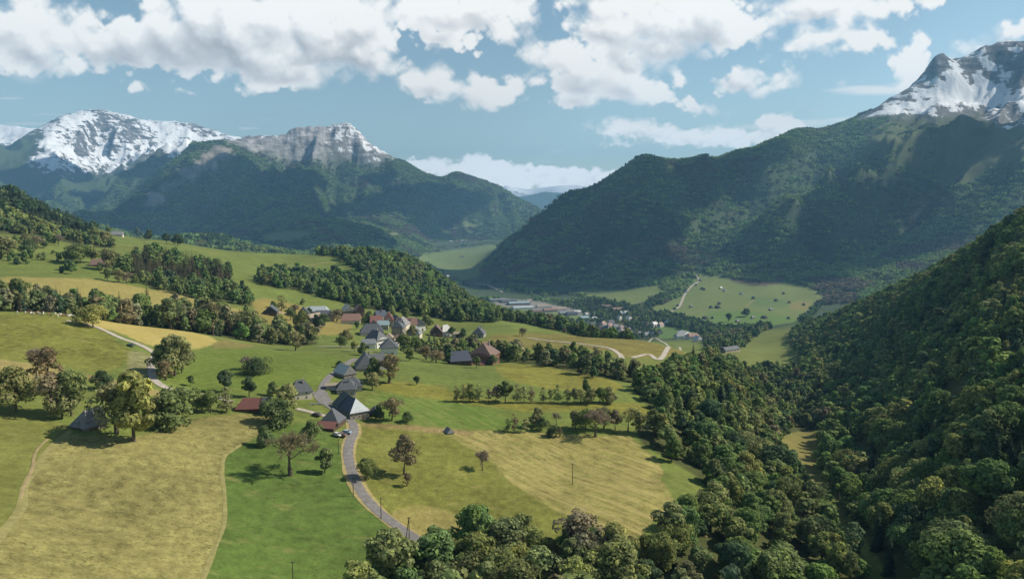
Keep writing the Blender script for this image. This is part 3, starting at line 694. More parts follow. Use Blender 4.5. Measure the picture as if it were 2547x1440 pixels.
def build_land():
    nr, na = TX.shape
    # which sheet each grid cell belongs to
    reg = np.zeros((nr, na), int)                                    # 0 meadow hillside
    reg[PR > 1700] = 1                                               # valley floor
    hill = TZ > -372
    reg[(PR > 2650) & hill & (PU > 1330 - 60 * 0)] = 2               # great mountain
    reg[(PR > 4400) & (PU <= 1400) & hill] = 3                       # cliff mountain
    reg[(PR > 9700)] = 4
    reg[(PR > 16800)] = 5
    spec = {0: ('hillside_ground', 'green and yellow hay meadows on the sloping shelf around the hamlets'),
            1: ('valley_ground', 'flat valley floor of pastures and woods beyond the hamlet shelf'),
            2: ('mountain', 'great forested mountain on the right rising to a snowy rock summit'),
            3: ('mountain', 'forested mountain topped by a band of grey limestone cliffs'),
            4: ('mountain', 'broad snow covered massif behind the cliff topped mountain'),
            5: ('mountain', 'farthest hazy snow peaks in the gap at the valley end')}
    cell = reg[:-1, :-1]
    for k, (nm, lab) in spec.items():
        sel = cell == k
        ii, jj = np.where(sel)
        if not len(ii): continue
        corners = np.stack([ii * na + jj, ii * na + jj + 1, (ii + 1) * na + jj + 1, (ii + 1) * na + jj], 1)
        used, inv = np.unique(corners.ravel(), return_inverse=True)
        me = bpy.data.meshes.new(nm)
        me.vertices.add(len(used)); me.loops.add(len(inv)); me.polygons.add(len(ii))
        co = np.stack([TX.ravel()[used], TY.ravel()[used], TZ.ravel()[used] + CAMZ], 1).astype(np.float32)
        me.vertices.foreach_set('co', co.ravel())
        me.loops.foreach_set('vertex_index', inv.astype(np.int32))
        me.polygons.foreach_set('loop_start', np.arange(0, len(inv), 4, dtype=np.int32))
        me.polygons.foreach_set('use_smooth', np.ones(len(ii), bool))
        me.update()
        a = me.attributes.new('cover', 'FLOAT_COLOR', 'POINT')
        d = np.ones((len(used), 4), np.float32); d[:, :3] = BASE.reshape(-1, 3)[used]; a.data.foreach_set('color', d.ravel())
        a = me.attributes.new('cover_detail', 'FLOAT_COLOR', 'POINT')
        a.data.foreach_set('color', PAR.reshape(-1, 4)[used].astype(np.float32).ravel())
        me.materials.append(LAND)
        o = bpy.data.objects.new(nm, me); COL.objects.link(o)
        o['kind'] = 'structure'; o['label'] = lab
build_land()

# ------------------------------------------------------------------ trees
def quads_mesh(name, C, A, B, tone, mat):
    """one small leaf-clump face per row: centre C, half axes A and B"""
    n = len(C)
    co = np.stack([C - A - B, C + A - B * .6, C + A * .7 + B, C - A * .8 + B * .8], 1).reshape(-1, 3).astype(np.float32)
    me = bpy.data.meshes.new(name)
    me.vertices.add(4 * n); me.loops.add(4 * n); me.polygons.add(n)
    me.vertices.foreach_set('co', co.ravel())
    me.loops.foreach_set('vertex_index', np.arange(4 * n, dtype=np.int32))
    me.polygons.foreach_set('loop_start', np.arange(0, 4 * n, 4, dtype=np.int32))
    me.update()
    a = me.attributes.new('tone', 'FLOAT', 'FACE'); a.data.foreach_set('value', tone.astype(np.float32))
    me.materials.append(mat)
    return me

def unit(a):
    return a / np.maximum(np.linalg.norm(a, axis=-1, keepdims=True), 1e-9)

def crown_arrays(rs, n, w=.38, base=.22, lobes=14, leaf=.04, shape='round', sparse=0.0):
    """leaf clumps of a crown one unit tall standing on z=0"""
    L = []
    for k in range(lobes):
        h = rs.uniform(0, 1) ** (.85)
        if shape == 'round': prof = math.sqrt(max(.05, 1 - (2 * h - .85) ** 2 / 1.35))
        elif shape == 'tall': prof = .35 + .65 * math.sin(math.pi * min(1, .12 + .8 * h)) if h < .85 else .4
        else: prof = .75 + .25 * (1 - h)
        a = rs.uniform(0, 2 * math.pi); r = w * prof * rs.uniform(.20, .86)
        rad = w * rs.uniform(.20, .52) * (.7 + .4 * prof) * (1 - .3 * h)
        cz = base + (1 - base) * h * .92
        cz = min(cz, 1.0 - rad * .75); cz = max(cz, base + rad * .45)
        L.append((r * math.cos(a), r * math.sin(a), cz, rad))
    L.append((0, 0, .55 * (1 + base), w * .55)); L.append((rs.uniform(-.05, .05), 0, 1 - w * .42, w * .42))
    L = np.array(L)
    wgt = L[:, 3] ** 2; wgt /= wgt.sum()
    li = rs.choice(len(L), n, p=wgt)
    d = unit(rs.normal(size=(n, 3)) + np.array([0, 0, .35]))
    rad = L[li, 3] * rs.uniform(.62, 1.06, n) ** .6
    C = L[li, :3] + d * rad[:, None] * np.array([1, 1, .86])
    nrm = unit(d + rs.normal(size=(n, 3)) * .34 + np.array([0, 0, .15]))
    t1 = unit(np.cross(nrm, rs.normal(size=(n, 3)))); t2 = np.cross(nrm, t1)
    sz = leaf * rs.uniform(.6, 1.45, n)[:, None]
    tone = np.clip(.5 + .30 * (rs.uniform(-1, 1, n)) + (rs.uniform(-.22, .22, len(L)))[li], 0, 1)
    return C, t1 * sz, t2 * sz * .8, tone

def conifer_arrays(rs, n_whorl=17, per=13, w=.19, base=.08):
    C, A, B, T = [], [], [], []
    for i in range(n_whorl):
        f = i / (n_whorl - 1)
        z = base + (1 - base) * f
        r = w * (1 - f) ** .82 * rs.uniform(.85, 1.12) + .012
        m = max(4, int(per * (1 - .6 * f)))
        for k in range(m):
            a = 2 * math.pi * (k + rs.uniform(-.3, .3)) / m + i * 1.3
            rr = r * rs.uniform(.7, 1.15)
            out = np.array([math.cos(a), math.sin(a), -.38 - .25 * (1 - f)]); out /= np.linalg.norm(out)
            side = np.array([-math.sin(a), math.cos(a), rs.uniform(-.25, .25)])
            C.append(np.array([0, 0, z]) + out * rr * .55); A.append(out * rr * .5); B.append(side * rr * rs.uniform(.20, .32)); T.append(rs.uniform(.25, .8))
    return np.array(C), np.array(A), np.array(B), np.array(T)

class TubeMesh:
    def __init__(s): s.v = []; s.f = []
    def tube(s, pts, rad, n=5):
        b0 = len(s.v)
        pts = [np.asarray(p, float) for p in pts]
        for i, p in enumerate(pts):
            d = pts[min(i + 1, len(pts) - 1)] - pts[max(i - 1, 0)]; d /= np.linalg.norm(d) + 1e-9
            ref = np.array([1., 0, 0]) if abs(d[0]) < .8 else np.array([0, 1., 0])
            x = np.cross(d, ref); x /= np.linalg.norm(x); y = np.cross(d, x)
            for k in range(n):
                a = 2 * math.pi * k / n
                s.v.append(tuple(p + (x * math.cos(a) + y * math.sin(a)) * rad[i]))
        for i in range(len(pts) - 1):
            for k in range(n):
                s.f.append((b0 + i * n + k, b0 + i * n + (k + 1) % n, b0 + (i + 1) * n + (k + 1) % n, b0 + (i + 1) * n + k))
        s.f.append(tuple(b0 + k for k in range(n))[::-1]); s.f.append(tuple(b0 + (len(pts) - 1) * n + k for k in range(n)))
    def mesh(s, name, mat):
        me = bpy.data.meshes.new(name); me.from_pydata(s.v, [], s.f); me.materials.append(mat); me.update(); return me

def trunk_mesh(rs, name, mat, h=.55, r=.022, limbs=6, w=.3):
    t = TubeMesh()
    bend = rs.uniform(-.03, .03, 2)
    P = lambda f: np.array([bend[0] * f * f, bend[1] * f * f, -.03 + (h + .03) * f])
    t.tube([P(f) for f in (0, .08, .4, .75, 1)], [r * 1.45, r * 1.05, r * .85, r * .6, r * .25], 6)
    for k in range(limbs):
        f = rs.uniform(.42, .92); a = 2 * math.pi * k / limbs + rs.uniform(-.4, .4); l = w * rs.uniform(.55, 1.)
        p0 = P(f); d = np.array([math.cos(a), math.sin(a), rs.uniform(.5, 1.1)]); d /= np.linalg.norm(d)
        t.tube([p0, p0 + d * l * .5, p0 + d * l + np.array([0, 0, l * .25])], [r * .5, r * .32, r * .08], 4)
    return t.mesh(name, mat)

def bare_arrays(rs, n_main=6, w=.42, leafn=700, leaf=.02):
    """branching skeleton for trees that are barely in leaf; returns limbs, twig faces and sparse bud faces"""
    t = TubeMesh(); tips = []
    def grow(p, d, l, r, lev):
        q = p + d * l * .5 + rs.normal(size=3) * l * .05
        e = p + d * l
        t.tube([p, q, e], [r, r * .8, r * .58], 5 if lev < 2 else 3)
        if lev >= 2: tips.append((q, d))
        if lev >= 4:
            tips.append((e, d)); tips.append((q, d)); return
        for k in range((3 if lev < 3 else 2) if lev else n_main):
            nd = unit(d + rs.normal(size=3) * (.50 if lev else .40) + np.array([0, 0, .22]))
            grow(e if rs.uniform() < .7 else q + (e - q) * .5, nd, l * rs.uniform(.62, .84), r * .56, lev + 1)
    t.tube([np.array([0, 0, -.03]), np.array([0, 0, .05]), np.array([.005, 0, .11])], [.024, .018, .015], 7)
    grow(np.array([.005, 0, .10]), np.array([0, 0, 1.]), .15, .0125, 0)
    P = np.array([x[0] for x in tips]); Dd = np.array([x[1] for x in tips])
    V = np.array(t.v)
    top = V[:, 2].max(); sc = 1 / max(top * 1.08, .5)
    ex = np.percentile(np.hypot(P[:, 0], P[:, 1]), 95)
    sxy = w / max(ex, .05)
    scale = np.array([sxy, sxy, sc])
    t.v = [tuple(v) for v in V * scale]
    P = P * scale
    i = rs.integers(0, len(P), leafn)
    d = unit(Dd[i] + rs.normal(size=(leafn, 3)) * .9)
    C = P[i] + d * rs.uniform(.0, .09, leafn)[:, None]
    long = d * (rs.uniform(.018, .05, leafn))[:, None]
    side = unit(np.cross(d, rs.normal(size=(leafn, 3)))) * (leaf * rs.uniform(.15, .55, leafn))[:, None]
    return t, C, long, side, rs.uniform(.2, .8, leafn)

def foliage_material(name, source):
    m, nt = new_mat(name)
    if source == 'object':
        oi = N(nt, 'ShaderNodeObjectInfo'); colr = oi.outputs['Color']; rnd = oi.outputs['Random']
    else:
        at = N(nt, 'ShaderNodeAttribute', attribute_name='tint', attribute_type='INSTANCER'); colr = at.outputs['Color']
        oi = N(nt, 'ShaderNodeObjectInfo'); rnd = oi.outputs['Random']
    tn = N(nt, 'ShaderNodeAttribute', attribute_name='tone')
    geo = N(nt, 'ShaderNodeNewGeometry')
    nz = noise(nt, geo.outputs['Position'], .55, 3, .6)
    k = math_node(nt, 'MULTIPLY_ADD', tn.outputs['Fac'], 2.3, 1.2)
    k = math_node(nt, 'MULTIPLY', k, math_node(nt, 'MULTIPLY_ADD', nz, .8, .62))
    sc = N(nt, 'ShaderNodeVectorMath', operation='SCALE'); nt.links.new(colr, sc.inputs[0]); nt.links.new(k, sc.inputs[3])
    # some clumps in younger, yellower leaf
    yg = N(nt, 'ShaderNodeVectorMath', operation='MULTIPLY'); nt.links.new(sc.outputs[0], yg.inputs[0]); yg.inputs[1].default_value = (1.16, 1.10, .72)
    col = mixc(nt, math_node(nt, 'MULTIPLY', ramp(nt, tn.outputs['Fac'], .55, .95), .6), sc.outputs[0], yg.outputs[0])
    df = N(nt, 'ShaderNodeBsdfDiffuse'); nt.links.new(col, df.inputs[0])
    tr = N(nt, 'ShaderNodeBsdfTranslucent'); nt.links.new(col, tr.inputs[0])
    ms = N(nt, 'ShaderNodeMixShader'); ms.inputs[0].default_value = .36
    nt.links.new(df.outputs[0], ms.inputs[1]); nt.links.new(tr.outputs[0], ms.inputs[2])
    o = N(nt, 'ShaderNodeOutputMaterial'); nt.links.new(ms.outputs[0], o.inputs[0])
    return m

def bark_material():
    m, nt = new_mat("bark")
    geo = N(nt, 'ShaderNodeNewGeometry')
    n = noise(nt, mapv(nt, geo.outputs['Position'], (1, 1, .25)), 6, 4, .65)
    col = mixc(nt, ramp(nt, n, .35, .7), (.062, .046, .032), (.20, .165, .125))
    bsdf_out(nt, col, .95, .1, bump(nt, n, .6, .05))
    return m

LEAF = foliage_material("leaves", 'object'); LEAF_FAR = foliage_material("leaves_of_the_woods", 'instancer'); BARK = bark_material()
rs0 = np.random.default_rng(11)

PROTO = {}
def make_protos():
    P = PROTO
    P['broad'] = []
    for k in range(7):
        rs = np.random.default_rng(100 + k)
        shape = ['round', 'round', 'tall', 'round', 'tall', 'round', 'round'][k]
        w = [.42, .48, .30, .38, .34, .52, .44][k]; base = [.20, .24, .14, .16, .12, .26, .2][k]
        C, A, B, T = crown_arrays(rs, 3400, w, base, 26, .0235, shape)
        P['broad'].append((quads_mesh('crown', C, A, B, T, LEAF), trunk_mesh(rs, 'trunk', BARK, .62, .024, 7, w * .8)))
    P['bush'] = []
    for k in range(3):
        rs = np.random.default_rng(200 + k)
        C, A, B, T = crown_arrays(rs, 2600, [.60, .72, .92][k], .0, 34, .034, 'flat')
        P['bush'].append((quads_mesh('crown', C, A, B, T, LEAF), trunk_mesh(rs, 'trunk', BARK, .5, .04, 5, .4)))
    P['bare'] = []
    for k in range(4):
        rs = np.random.default_rng(300 + k)
        t, C, A, B, T = bare_arrays(rs, [7, 6, 8, 6][k], [.50, .40, .52, .32][k], [3600, 3400, 3400, 2600][k], [.013, .018, .016, .014][k])
        P['bare'].append((quads_mesh('crown', C, A, B, T, LEAF), t.mesh('trunk', BARK)))
    P['budding'] = []
    for k in range(4):
        rs = np.random.default_rng(400 + k)
        w = [.36, .42, .30, .45][k]
        C, A, B, T = crown_arrays(rs, 1250, w, .2, 15, .024, ['round', 'round', 'tall', 'round'][k])
        t, C2, A2, B2, T2 = bare_arrays(rs, 6, w * .95, 700, .02)
        P['budding'].append((quads_mesh('crown', np.concatenate([C, C2]), np.concatenate([A, A2]), np.concatenate([B, B2]), np.concatenate([T, T2 * .6]), LEAF), t.mesh('trunk', BARK)))
    P['slim'] = []
    for k in range(3):
        rs = np.random.default_rng(500 + k)
        C, A, B, T = crown_arrays(rs, 620, [.22, .26, .19][k], .12, 20, .022, 'tall')
        P['slim'].append((quads_mesh('crown', C, A, B, T, LEAF), trunk_mesh(rs, 'trunk', BARK, .85, .014, 7, .16)))
    P['conifer'] = []
    for k in range(3):
        rs = np.random.default_rng(600 + k)
        C, A, B, T = conifer_arrays(rs, 20, 15, [.20, .17, .22][k])
        tt = TubeMesh(); tt.tube([(0, 0, -.03), (0, 0, .5), (0, 0, .98)], [.016, .01, .002], 6)
        P['conifer'].append((quads_mesh('crown', C, A, B, T, LEAF), tt.mesh('trunk', BARK)))
make_protos()

def lod_object(name, parts):
    C, A, B, T = [np.concatenate([p[i] for p in parts]) for i in range(4)]
    return bpy.data.objects.new(name, quads_mesh(name, C, A, B, T, LEAF_FAR))

def make_lods():
    c = bpy.data.collections.new('wood_tree_kinds')
    lods = []
    for k in range(5):                               # 0-4 broadleaf
        rs = np.random.default_rng(700 + k); w = [.42, .36, .46, .33, .40][k]
        lods.append(lod_object('wood_%02d' % len(lods), [crown_arrays(rs, 560, w, .06, 16, .054, ['round', 'tall', 'round', 'tall', 'round'][k])]))
    for k in range(2):                               # 5-6 conifer
        rs = np.random.default_rng(720 + k)
        lods.append(lod_object('wood_%02d' % len(lods), [conifer_arrays(rs, 13, 9, .19)]))
    for k in range(4):                               # 7-10 stands of a dozen crowns, for slopes kilometres away
        rs = np.random.default_rng(740 + k); parts = []
        for q in range(13):
            h = rs.uniform(.6, 1.35); x, y = rs.uniform(-1.8, 1.8, 2)
            if k == 3 or (k == 2 and q % 2):
                C, A, B, T = conifer_arrays(rs, 6, 6, .24)
            else:
                C, A, B, T = crown_arrays(rs, 60, .46, .05, 6, .14, 'round')
            parts.append((C * h + np.array([x, y, 0]), A * h, B * h, np.clip(T + rs.uniform(-.25, .25), 0, 1)))
        lods.append(lod_object('wood_%02d' % len(lods), parts))
    for o in lods: c.objects.link(o)
    return c
LODS = make_lods()

def scatter_group():
    ng = bpy.data.node_groups.new('wood_scatter', 'GeometryNodeTree')
    ng.interface.new_socket('Geometry', in_out='INPUT', socket_type='NodeSocketGeometry')
    ng.interface.new_socket('Geometry', in_out='OUTPUT', socket_type='NodeSocketGeometry')
    gi = ng.nodes.new('NodeGroupInput'); go = ng.nodes.new('NodeGroupOutput')
    ci = ng.nodes.new('GeometryNodeCollectionInfo'); ci.inputs['Collection'].default_value = LODS
    ci.inputs['Separate Children'].default_value = True; ci.inputs['Reset Children'].default_value = True
    ip = ng.nodes.new('GeometryNodeInstanceOnPoints')
    def attr(nm, ty):
        n = ng.nodes.new('GeometryNodeInputNamedAttribute'); n.data_type = ty; n.inputs[0].default_value = nm
        return n.outputs[0]
    ng.links.new(gi.outputs[0], ip.inputs['Points']); ng.links.new(ci.outputs[0], ip.inputs['Instance'])
    ip.inputs['Pick Instance'].default_value = True
    ng.links.new(attr('pick', 'INT'), ip.inputs['Instance Index'])
    ng.links.new(attr('size', 'FLOAT_VECTOR'), ip.inputs['Scale'])
    ng.links.new(attr('turn', 'FLOAT_VECTOR'), ip.inputs['Rotation'])
    ng.links.new(ip.outputs[0], go.inputs[0])
    return ng
SCATTER = scatter_group()

def wood_object(name, label, P, size, pick, tint, turn):
    me = bpy.data.meshes.new(name); n = len(P)
    me.vertices.add(n); me.vertices.foreach_set('co', P.astype(np.float32).ravel()); me.update()
    me.attributes.new('size', 'FLOAT_VECTOR', 'POINT').data.foreach_set('vector', size.astype(np.float32).ravel())
    rot = np.zeros((n, 3), np.float32); rot[:, 2] = turn
    me.attributes.new('turn', 'FLOAT_VECTOR', 'POINT').data.foreach_set('vector', rot.ravel())
    me.attributes.new('pick', 'INT', 'POINT').data.foreach_set('value', pick.astype(np.int32))
    t = np.ones((n, 4), np.float32); t[:, :3] = tint
    me.attributes.new('tint', 'FLOAT_COLOR', 'POINT').data.foreach_set('color', t.ravel())
    o = bpy.data.objects.new(name, me); COL.objects.link(o)
    md = o.modifiers.new('scatter', 'NODES'); md.node_group = SCATTER
    o['kind'] = 'stuff'; o['label'] = label
    return o

KCOL = {'g': (.077, .110, .038), 'o': (.098, .115, .047), 'y': (.128, .138, .050), 'b': (.106, .099, .058), 'd': (.044, .066, .034), 'c': (.021, .033, .021), 'k': (.038, .036, .021)}
KADJ = {'g': 'fresh green', 'o': 'olive green', 'y': 'yellow green', 'b': 'brownish budding', 'd': 'dark green', 'c': 'dark conifer', 'k': 'brownish spruce'}

def cell_area():
    dx = np.hypot(np.gradient(TX, axis=1), np.gradient(TY, axis=1)); dr = np.gradient(PR, axis=0)
    return dx * dr
AREA = cell_area()

def sample_cells(mask, density, rng, allow=30.0):
    """random points over the masked terrain cells that the camera side can see"""
    ok = mask & (TT + allow / PR > RUNMAX) & (np.arctan2(TX, TY) > -.72) & (np.arctan2(TX, TY) < .95)
    lam = (AREA * density)[ok]
    n = rng.poisson(lam)
    ii, jj = np.where(ok)
    ii = np.repeat(ii, n); jj = np.repeat(jj, n)
    s = ROWS[ii] + (rng.uniform(-.5, .5, len(ii))) * np.gradient(ROWS)[ii]
    a = AZS[jj] + (rng.uniform(-.5, .5, len(ii))) * np.gradient(AZS)[jj]
    R = np.exp(s)
    return R * np.sin(a), R * np.cos(a)

CAND = []            # every tree of the near and middle woods: x, y, z, height, kind, wood name
def gather_woods():
    rng = np.random.default_rng(77)
    for name, kind, poly, (ra, rb), dn, (h0, h1), mix in FORESTS:
        if name == 'plateau_wood': continue
        m = in_poly(PU, PV if kind == 'px' else PR, poly) & (PR > ra) & (PR < rb)
        for p2, (r2a, r2b), c in FARFIELDS:
            if not (name == 'gorge_wood' or (name == 'valley_wood' and dn < .0045)): break
            m &= ~(in_poly(PU, PV, p2) & (PR > r2a) & (PR < r2b))
        if name == 'slope_wood': m &= ~(in_poly(PU, PV, FIELDS[-2][0]) & (PR < 800))
        if name in ('slope_wood', 'ravine_wood', 'gorge_wood'): m &= ~(in_poly(PU, PV, FIELDS[-1][0]) & (PR > 280) & (PR < 760))
        x, y = sample_cells(m, dn, rng, 14)
        if not len(x): continue
        z = ground_z(x, y) + CAMZ
        h = rng.uniform(h0, h1, len(x)) * np.clip(rng.normal(1, .2, len(x)), .55, 1.4)
        clump = fbm(x / 45, y / 45, 2, 5)
        kk = np.array(list(mix))[np.clip(((clump * .9 + rng.uniform(-.28, .38, len(x))) * len(mix)).astype(int) % len(mix), 0, len(mix) - 1)]
        for i in range(len(x)): CAND.append((x[i], y[i], z[i], h[i], kk[i], name))
gather_woods()

def tag(o, label, cat, group=None):
    o['label'] = label; o['category'] = cat
    if group: o['group'] = group
    return o

TREE_N = {'broad': 0, 'conifer': 0}
def add_tree(x, y, z, h, proto, var, color, label, group=None, name='broadleaf_tree', wide=1.0, cat='tree', rng=random):
    root = bpy.data.objects.new(name, None); root.empty_display_size = 1; COL.objects.link(root)
    root.location = (x, y, z - .1)
    root.rotation_euler = (0, 0, rng.uniform(0, 6.28)); root.scale = (h * wide, h * wide, h)
    cm, tm = PROTO[proto][var % len(PROTO[proto])]
    for nm, me in (('crown', cm), ('trunk', tm)):
        c = bpy.data.objects.new(nm, me); COL.objects.link(c); c.parent = root
        if nm == 'crown': c.color = (*color, 1)
    tag(root, label, cat, group)
    return root

WOOD_PHRASE = {'lower_wood': 'in the wood at the bottom edge below the hay field', 'ravine_wood': 'in the long wood between hay field and ravine',
  'slope_wood': 'on the dense wooded slope right of the ravine', 'hill_wood': 'on the wooded hill behind the upper hamlet', 'plantation': 'in the dark spruce plantation above the hamlets',
  'copse': 'in the mixed copse under the spruce plantation', 'left_belt': 'in the tree belt behind the cattle pasture', 'middle_hedge': 'in the hedge wood between the lower and upper hamlet',
  'upper_wood': 'in the loose wood high on the hillside', 'upper_spruces': 'in the spruce line on the hillside skyline', 'loose_trees': 'standing loose on the pastures above the upper hamlet', 'slope_scrub': 'scattered over the upper pasture', 'gorge_wood': 'in the woods where the ravine opens', 'valley_wood': 'in the wooded valley around the town'}

def split_woods(n_broad, n_con):
    rng = random.Random(3)
    order = sorted(range(len(CAND)), key=lambda i: -CAND[i][3] / math.hypot(CAND[i][0], CAND[i][1]))
    vis = []
    nb = nc = 0; rest = []
    for i in order:
        x, y, z, h, k, wn = CAND[i]
        az = math.atan2(x, y); R = math.hypot(x, y); t = (z + h * .8 - CAMZ) / R
        u, v = pix(az, t)
        inframe = -10 < u < W0 + 10 and -10 < v < H0 - 8
        if inframe and k in 'ck' and nc < n_con:
            nc += 1
            add_tree(x, y, z, h * 1.15, 'conifer', rng.randrange(9), jit(KCOL[k], rng), 'dark pointed conifer ' + WOOD_PHRASE[wn], 'conifers ' + WOOD_PHRASE[wn], 'conifer_tree', rng=rng)
        elif inframe and k not in 'ck' and nb < n_broad:
            nb += 1
            proto = 'budding' if k == 'b' or (k == 'o' and rng.random() < .35) else ('slim' if rng.random() < .08 else 'broad')
            add_tree(x, y, z, h, proto, rng.randrange(9), jit(KCOL[k], rng), KADJ[k] + ' leafy tree ' + WOOD_PHRASE[wn], KADJ[k] + ' trees ' + WOOD_PHRASE[wn], 'broadleaf_tree', rng.uniform(.9, 1.25), rng=rng)
        else: rest.append(CAND[i])
    return rest

def jit(c, rng, a=.16):
    k = 1 + rng.uniform(-a, a)
    return (c[0] * k * (1 + rng.uniform(-a, a) * .6), c[1] * k, c[2] * k * (1 + rng.uniform(-a, a)))
REST = split_woods(195, 70)

def rest_woods():
    rng = np.random.default_rng(9)
    by = {}
    for c in REST: by.setdefault(c[5], []).append(c)
    for wn, L in by.items():
        P = np.array([[c[0], c[1], c[2] - .2] for c in L]); h = np.array([c[3] for c in L]); k = np.array([c[4] for c in L])
        pick = np.where((k == 'c') | (k == 'k'), rng.integers(5, 7, len(L)), rng.integers(0, 5, len(L)))
        wd = rng.uniform(.75, 1.35, len(L)); wd = np.where((k == 'c') | (k == 'k'), 1., wd)
        size = np.stack([h * wd, h * wd, h], 1)
        tint = np.array([KCOL[q] for q in k]) * rng.uniform(.78, 1.25, (len(L), 1)) * rng.uniform(.92, 1.08, (len(L), 3))
        nm = 'forest'
        wood_object(nm, 'mass of smaller trees ' + WOOD_PHRASE[wn], P, size, pick, tint, rng.uniform(0, 6.28, len(L)))
rest_woods()

def mountain_woods():
    rng = np.random.default_rng(19)
    w1 = fbm(TX / 260, TY / 260, 5, 81) - .5
    bare = (PAR[..., 3] > .1) | (PAR[..., 2] > .15)
    ff = np.zeros(PR.shape, bool)
    for p2, (r2a, r2b), c in FARFIELDS: ff |= in_poly(PU, PV, p2) & (PR > r2a) & (PR < r2b)
    alp = in_poly(PU, PV, [(2150,345),(2220,300),(2330,300),(2430,290),(2700,300),(2700,400),(2560,400),(2450,420),(2400,470),(2330,440),(2250,420),(2190,390)])
    def stands(name, label, mask, dens, hs, mixk, seed, allow=40):
        x, y = sample_cells(mask, dens, rng, allow)
        n = len(x); z = ground_z(x, y) + CAMZ - 1.0
        c1 = fbm(x / 420, y / 420, 4, seed); c2 = fbm(x / 120, y / 120, 3, seed + 1)
        con = (c1 * .6 + c2 * .4 + rng.uniform(-.1, .1, n)) > (.56 if mixk == 0 else .5)
        pick = np.where(con, rng.choice([9, 10], n), rng.choice([7, 8, 9], n, p=[.42, .42, .16]))
        gcol = np.array(KCOL['g']); dcol = np.array((.030, .046, .022)); ocol = np.array((.098, .110, .038)); bcol = np.array((.075, .060, .042))
        f = np.clip(c2 * 1.6 - .3 + rng.uniform(-.25, .25, n), 0, 1)[:, None]
        tint = gcol * (1 - f) + ocol * f
        tint = np.where(con[:, None], dcol, tint)
        br = (fbm(x / 300 + 50, y / 300, 3, seed + 7) > .66)[:, None]
        tint = np.array([.90, 1.0, 1.12]) * 1.3 * np.where(br & ~con[:, None], bcol, tint) * rng.uniform(.8, 1.22, (n, 1))
        s = rng.uniform(hs[0], hs[1], n)
        size = np.stack([s, s, s * np.where(con, 1.15, 1)], 1)
        wood_object('forest', label, np.stack([x, y, z], 1), size, pick, tint, rng.uniform(0, 6.28, n))
        print(name, n)
    hill = TZ > -372
    right = (PR > 2650) & (PR < 7000) & hill & (PU > 1180) & ~((PR > 4700) & (PU < 1350))
    stands('right', 'continuous mixed forest covering the great mountain on the right', right & ~bare & ~ff & ~alp, 1 / 430., (7.5, 12.5), 0, 31)
    stands('alp', 'scattered woods on the alpine grass below the summit', right & alp & (PAR[..., 2] < .2) & (w1 > .02), 1 / 2600., (8, 12), 0, 33)
    midm = (PR > 4400) & (PR < 9400) & hill & (PU < 1420) & ~right
    stands('mid', 'continuous mixed forest on the cliff topped mountain', midm & (PAR[..., 3] < .35) & (PAR[..., 2] < .15) & ~ff, 1 / 560., (8, 13), 0, 35)
    left = (PR > 2300) & (PR < 4400) & (PU < 1050) & ~ff & ((TZ > -345))
    stands('foot', 'woods on the wooded plateau behind the hillside pastures', left, 1 / 800., (10, 14), 0, 37)
    vf = (PR > 2650) & (PR < 9000) & ~hill & ~ff & (PU > 900)
    stands('vfloor', 'hedges and woods along the far valley floor', vf & (fbm(TX / 150, TY / 150, 3, 90) > .55), 1 / 2600., (9, 13), 0, 39)
mountain_woods()

# ------------------------------------------------------------------ roads and tracks
def smooth_line(P, step):
    P = [np.array(p, float) for p in P]
    P = [2 * P[0] - P[1]] + P + [2 * P[-1] - P[-2]]
    out = []
    for i in range(1, len(P) - 2):
        n = max(2, int(np.linalg.norm(P[i + 1] - P[i]) / step))
        for k in range(n):
            t = k / n
            out.append(.5 * (2 * P[i] + (P[i + 1] - P[i - 1]) * t + (2 * P[i - 1] - 5 * P[i] + 4 * P[i + 1] - P[i + 2]) * t * t + (3 * P[i] - P[i - 1] - 3 * P[i + 1] + P[i + 2]) * t ** 3))
    out.append(P[-2])
    return np.array(out)

def road_material(name, col, edge):
    m, nt = new_mat(name)
    geo = N(nt, 'ShaderNodeNewGeometry'); pos = geo.outputs['Position']
    n1 = noise(nt, pos, .5, 4, .6); n2 = noise(nt, pos, 4, 3, .6)
    c = mixc(nt, ramp(nt, n1, .35, .7), tuple(x * .82 for x in col), tuple(x * 1.15 for x in col))
    c = mixc(nt, math_node(nt, 'MULTIPLY', ramp(nt, n2, .5, .75), .35), c, edge)
    bsdf_out(nt, c, .9, .2)
    return m
ASPHALT = road_material('asphalt', (.185, .172, .165), (.26, .24, .21))
GRAVEL = road_material('pale_gravel', (.42, .37, .31), (.25, .22, .14))
DRYGRASS = road_material('dry_grass', (.33, .265, .115), (.16, .15, .05))
EARTH = road_material('trodden_earth', (.30, .235, .12), (.17, .16, .05))

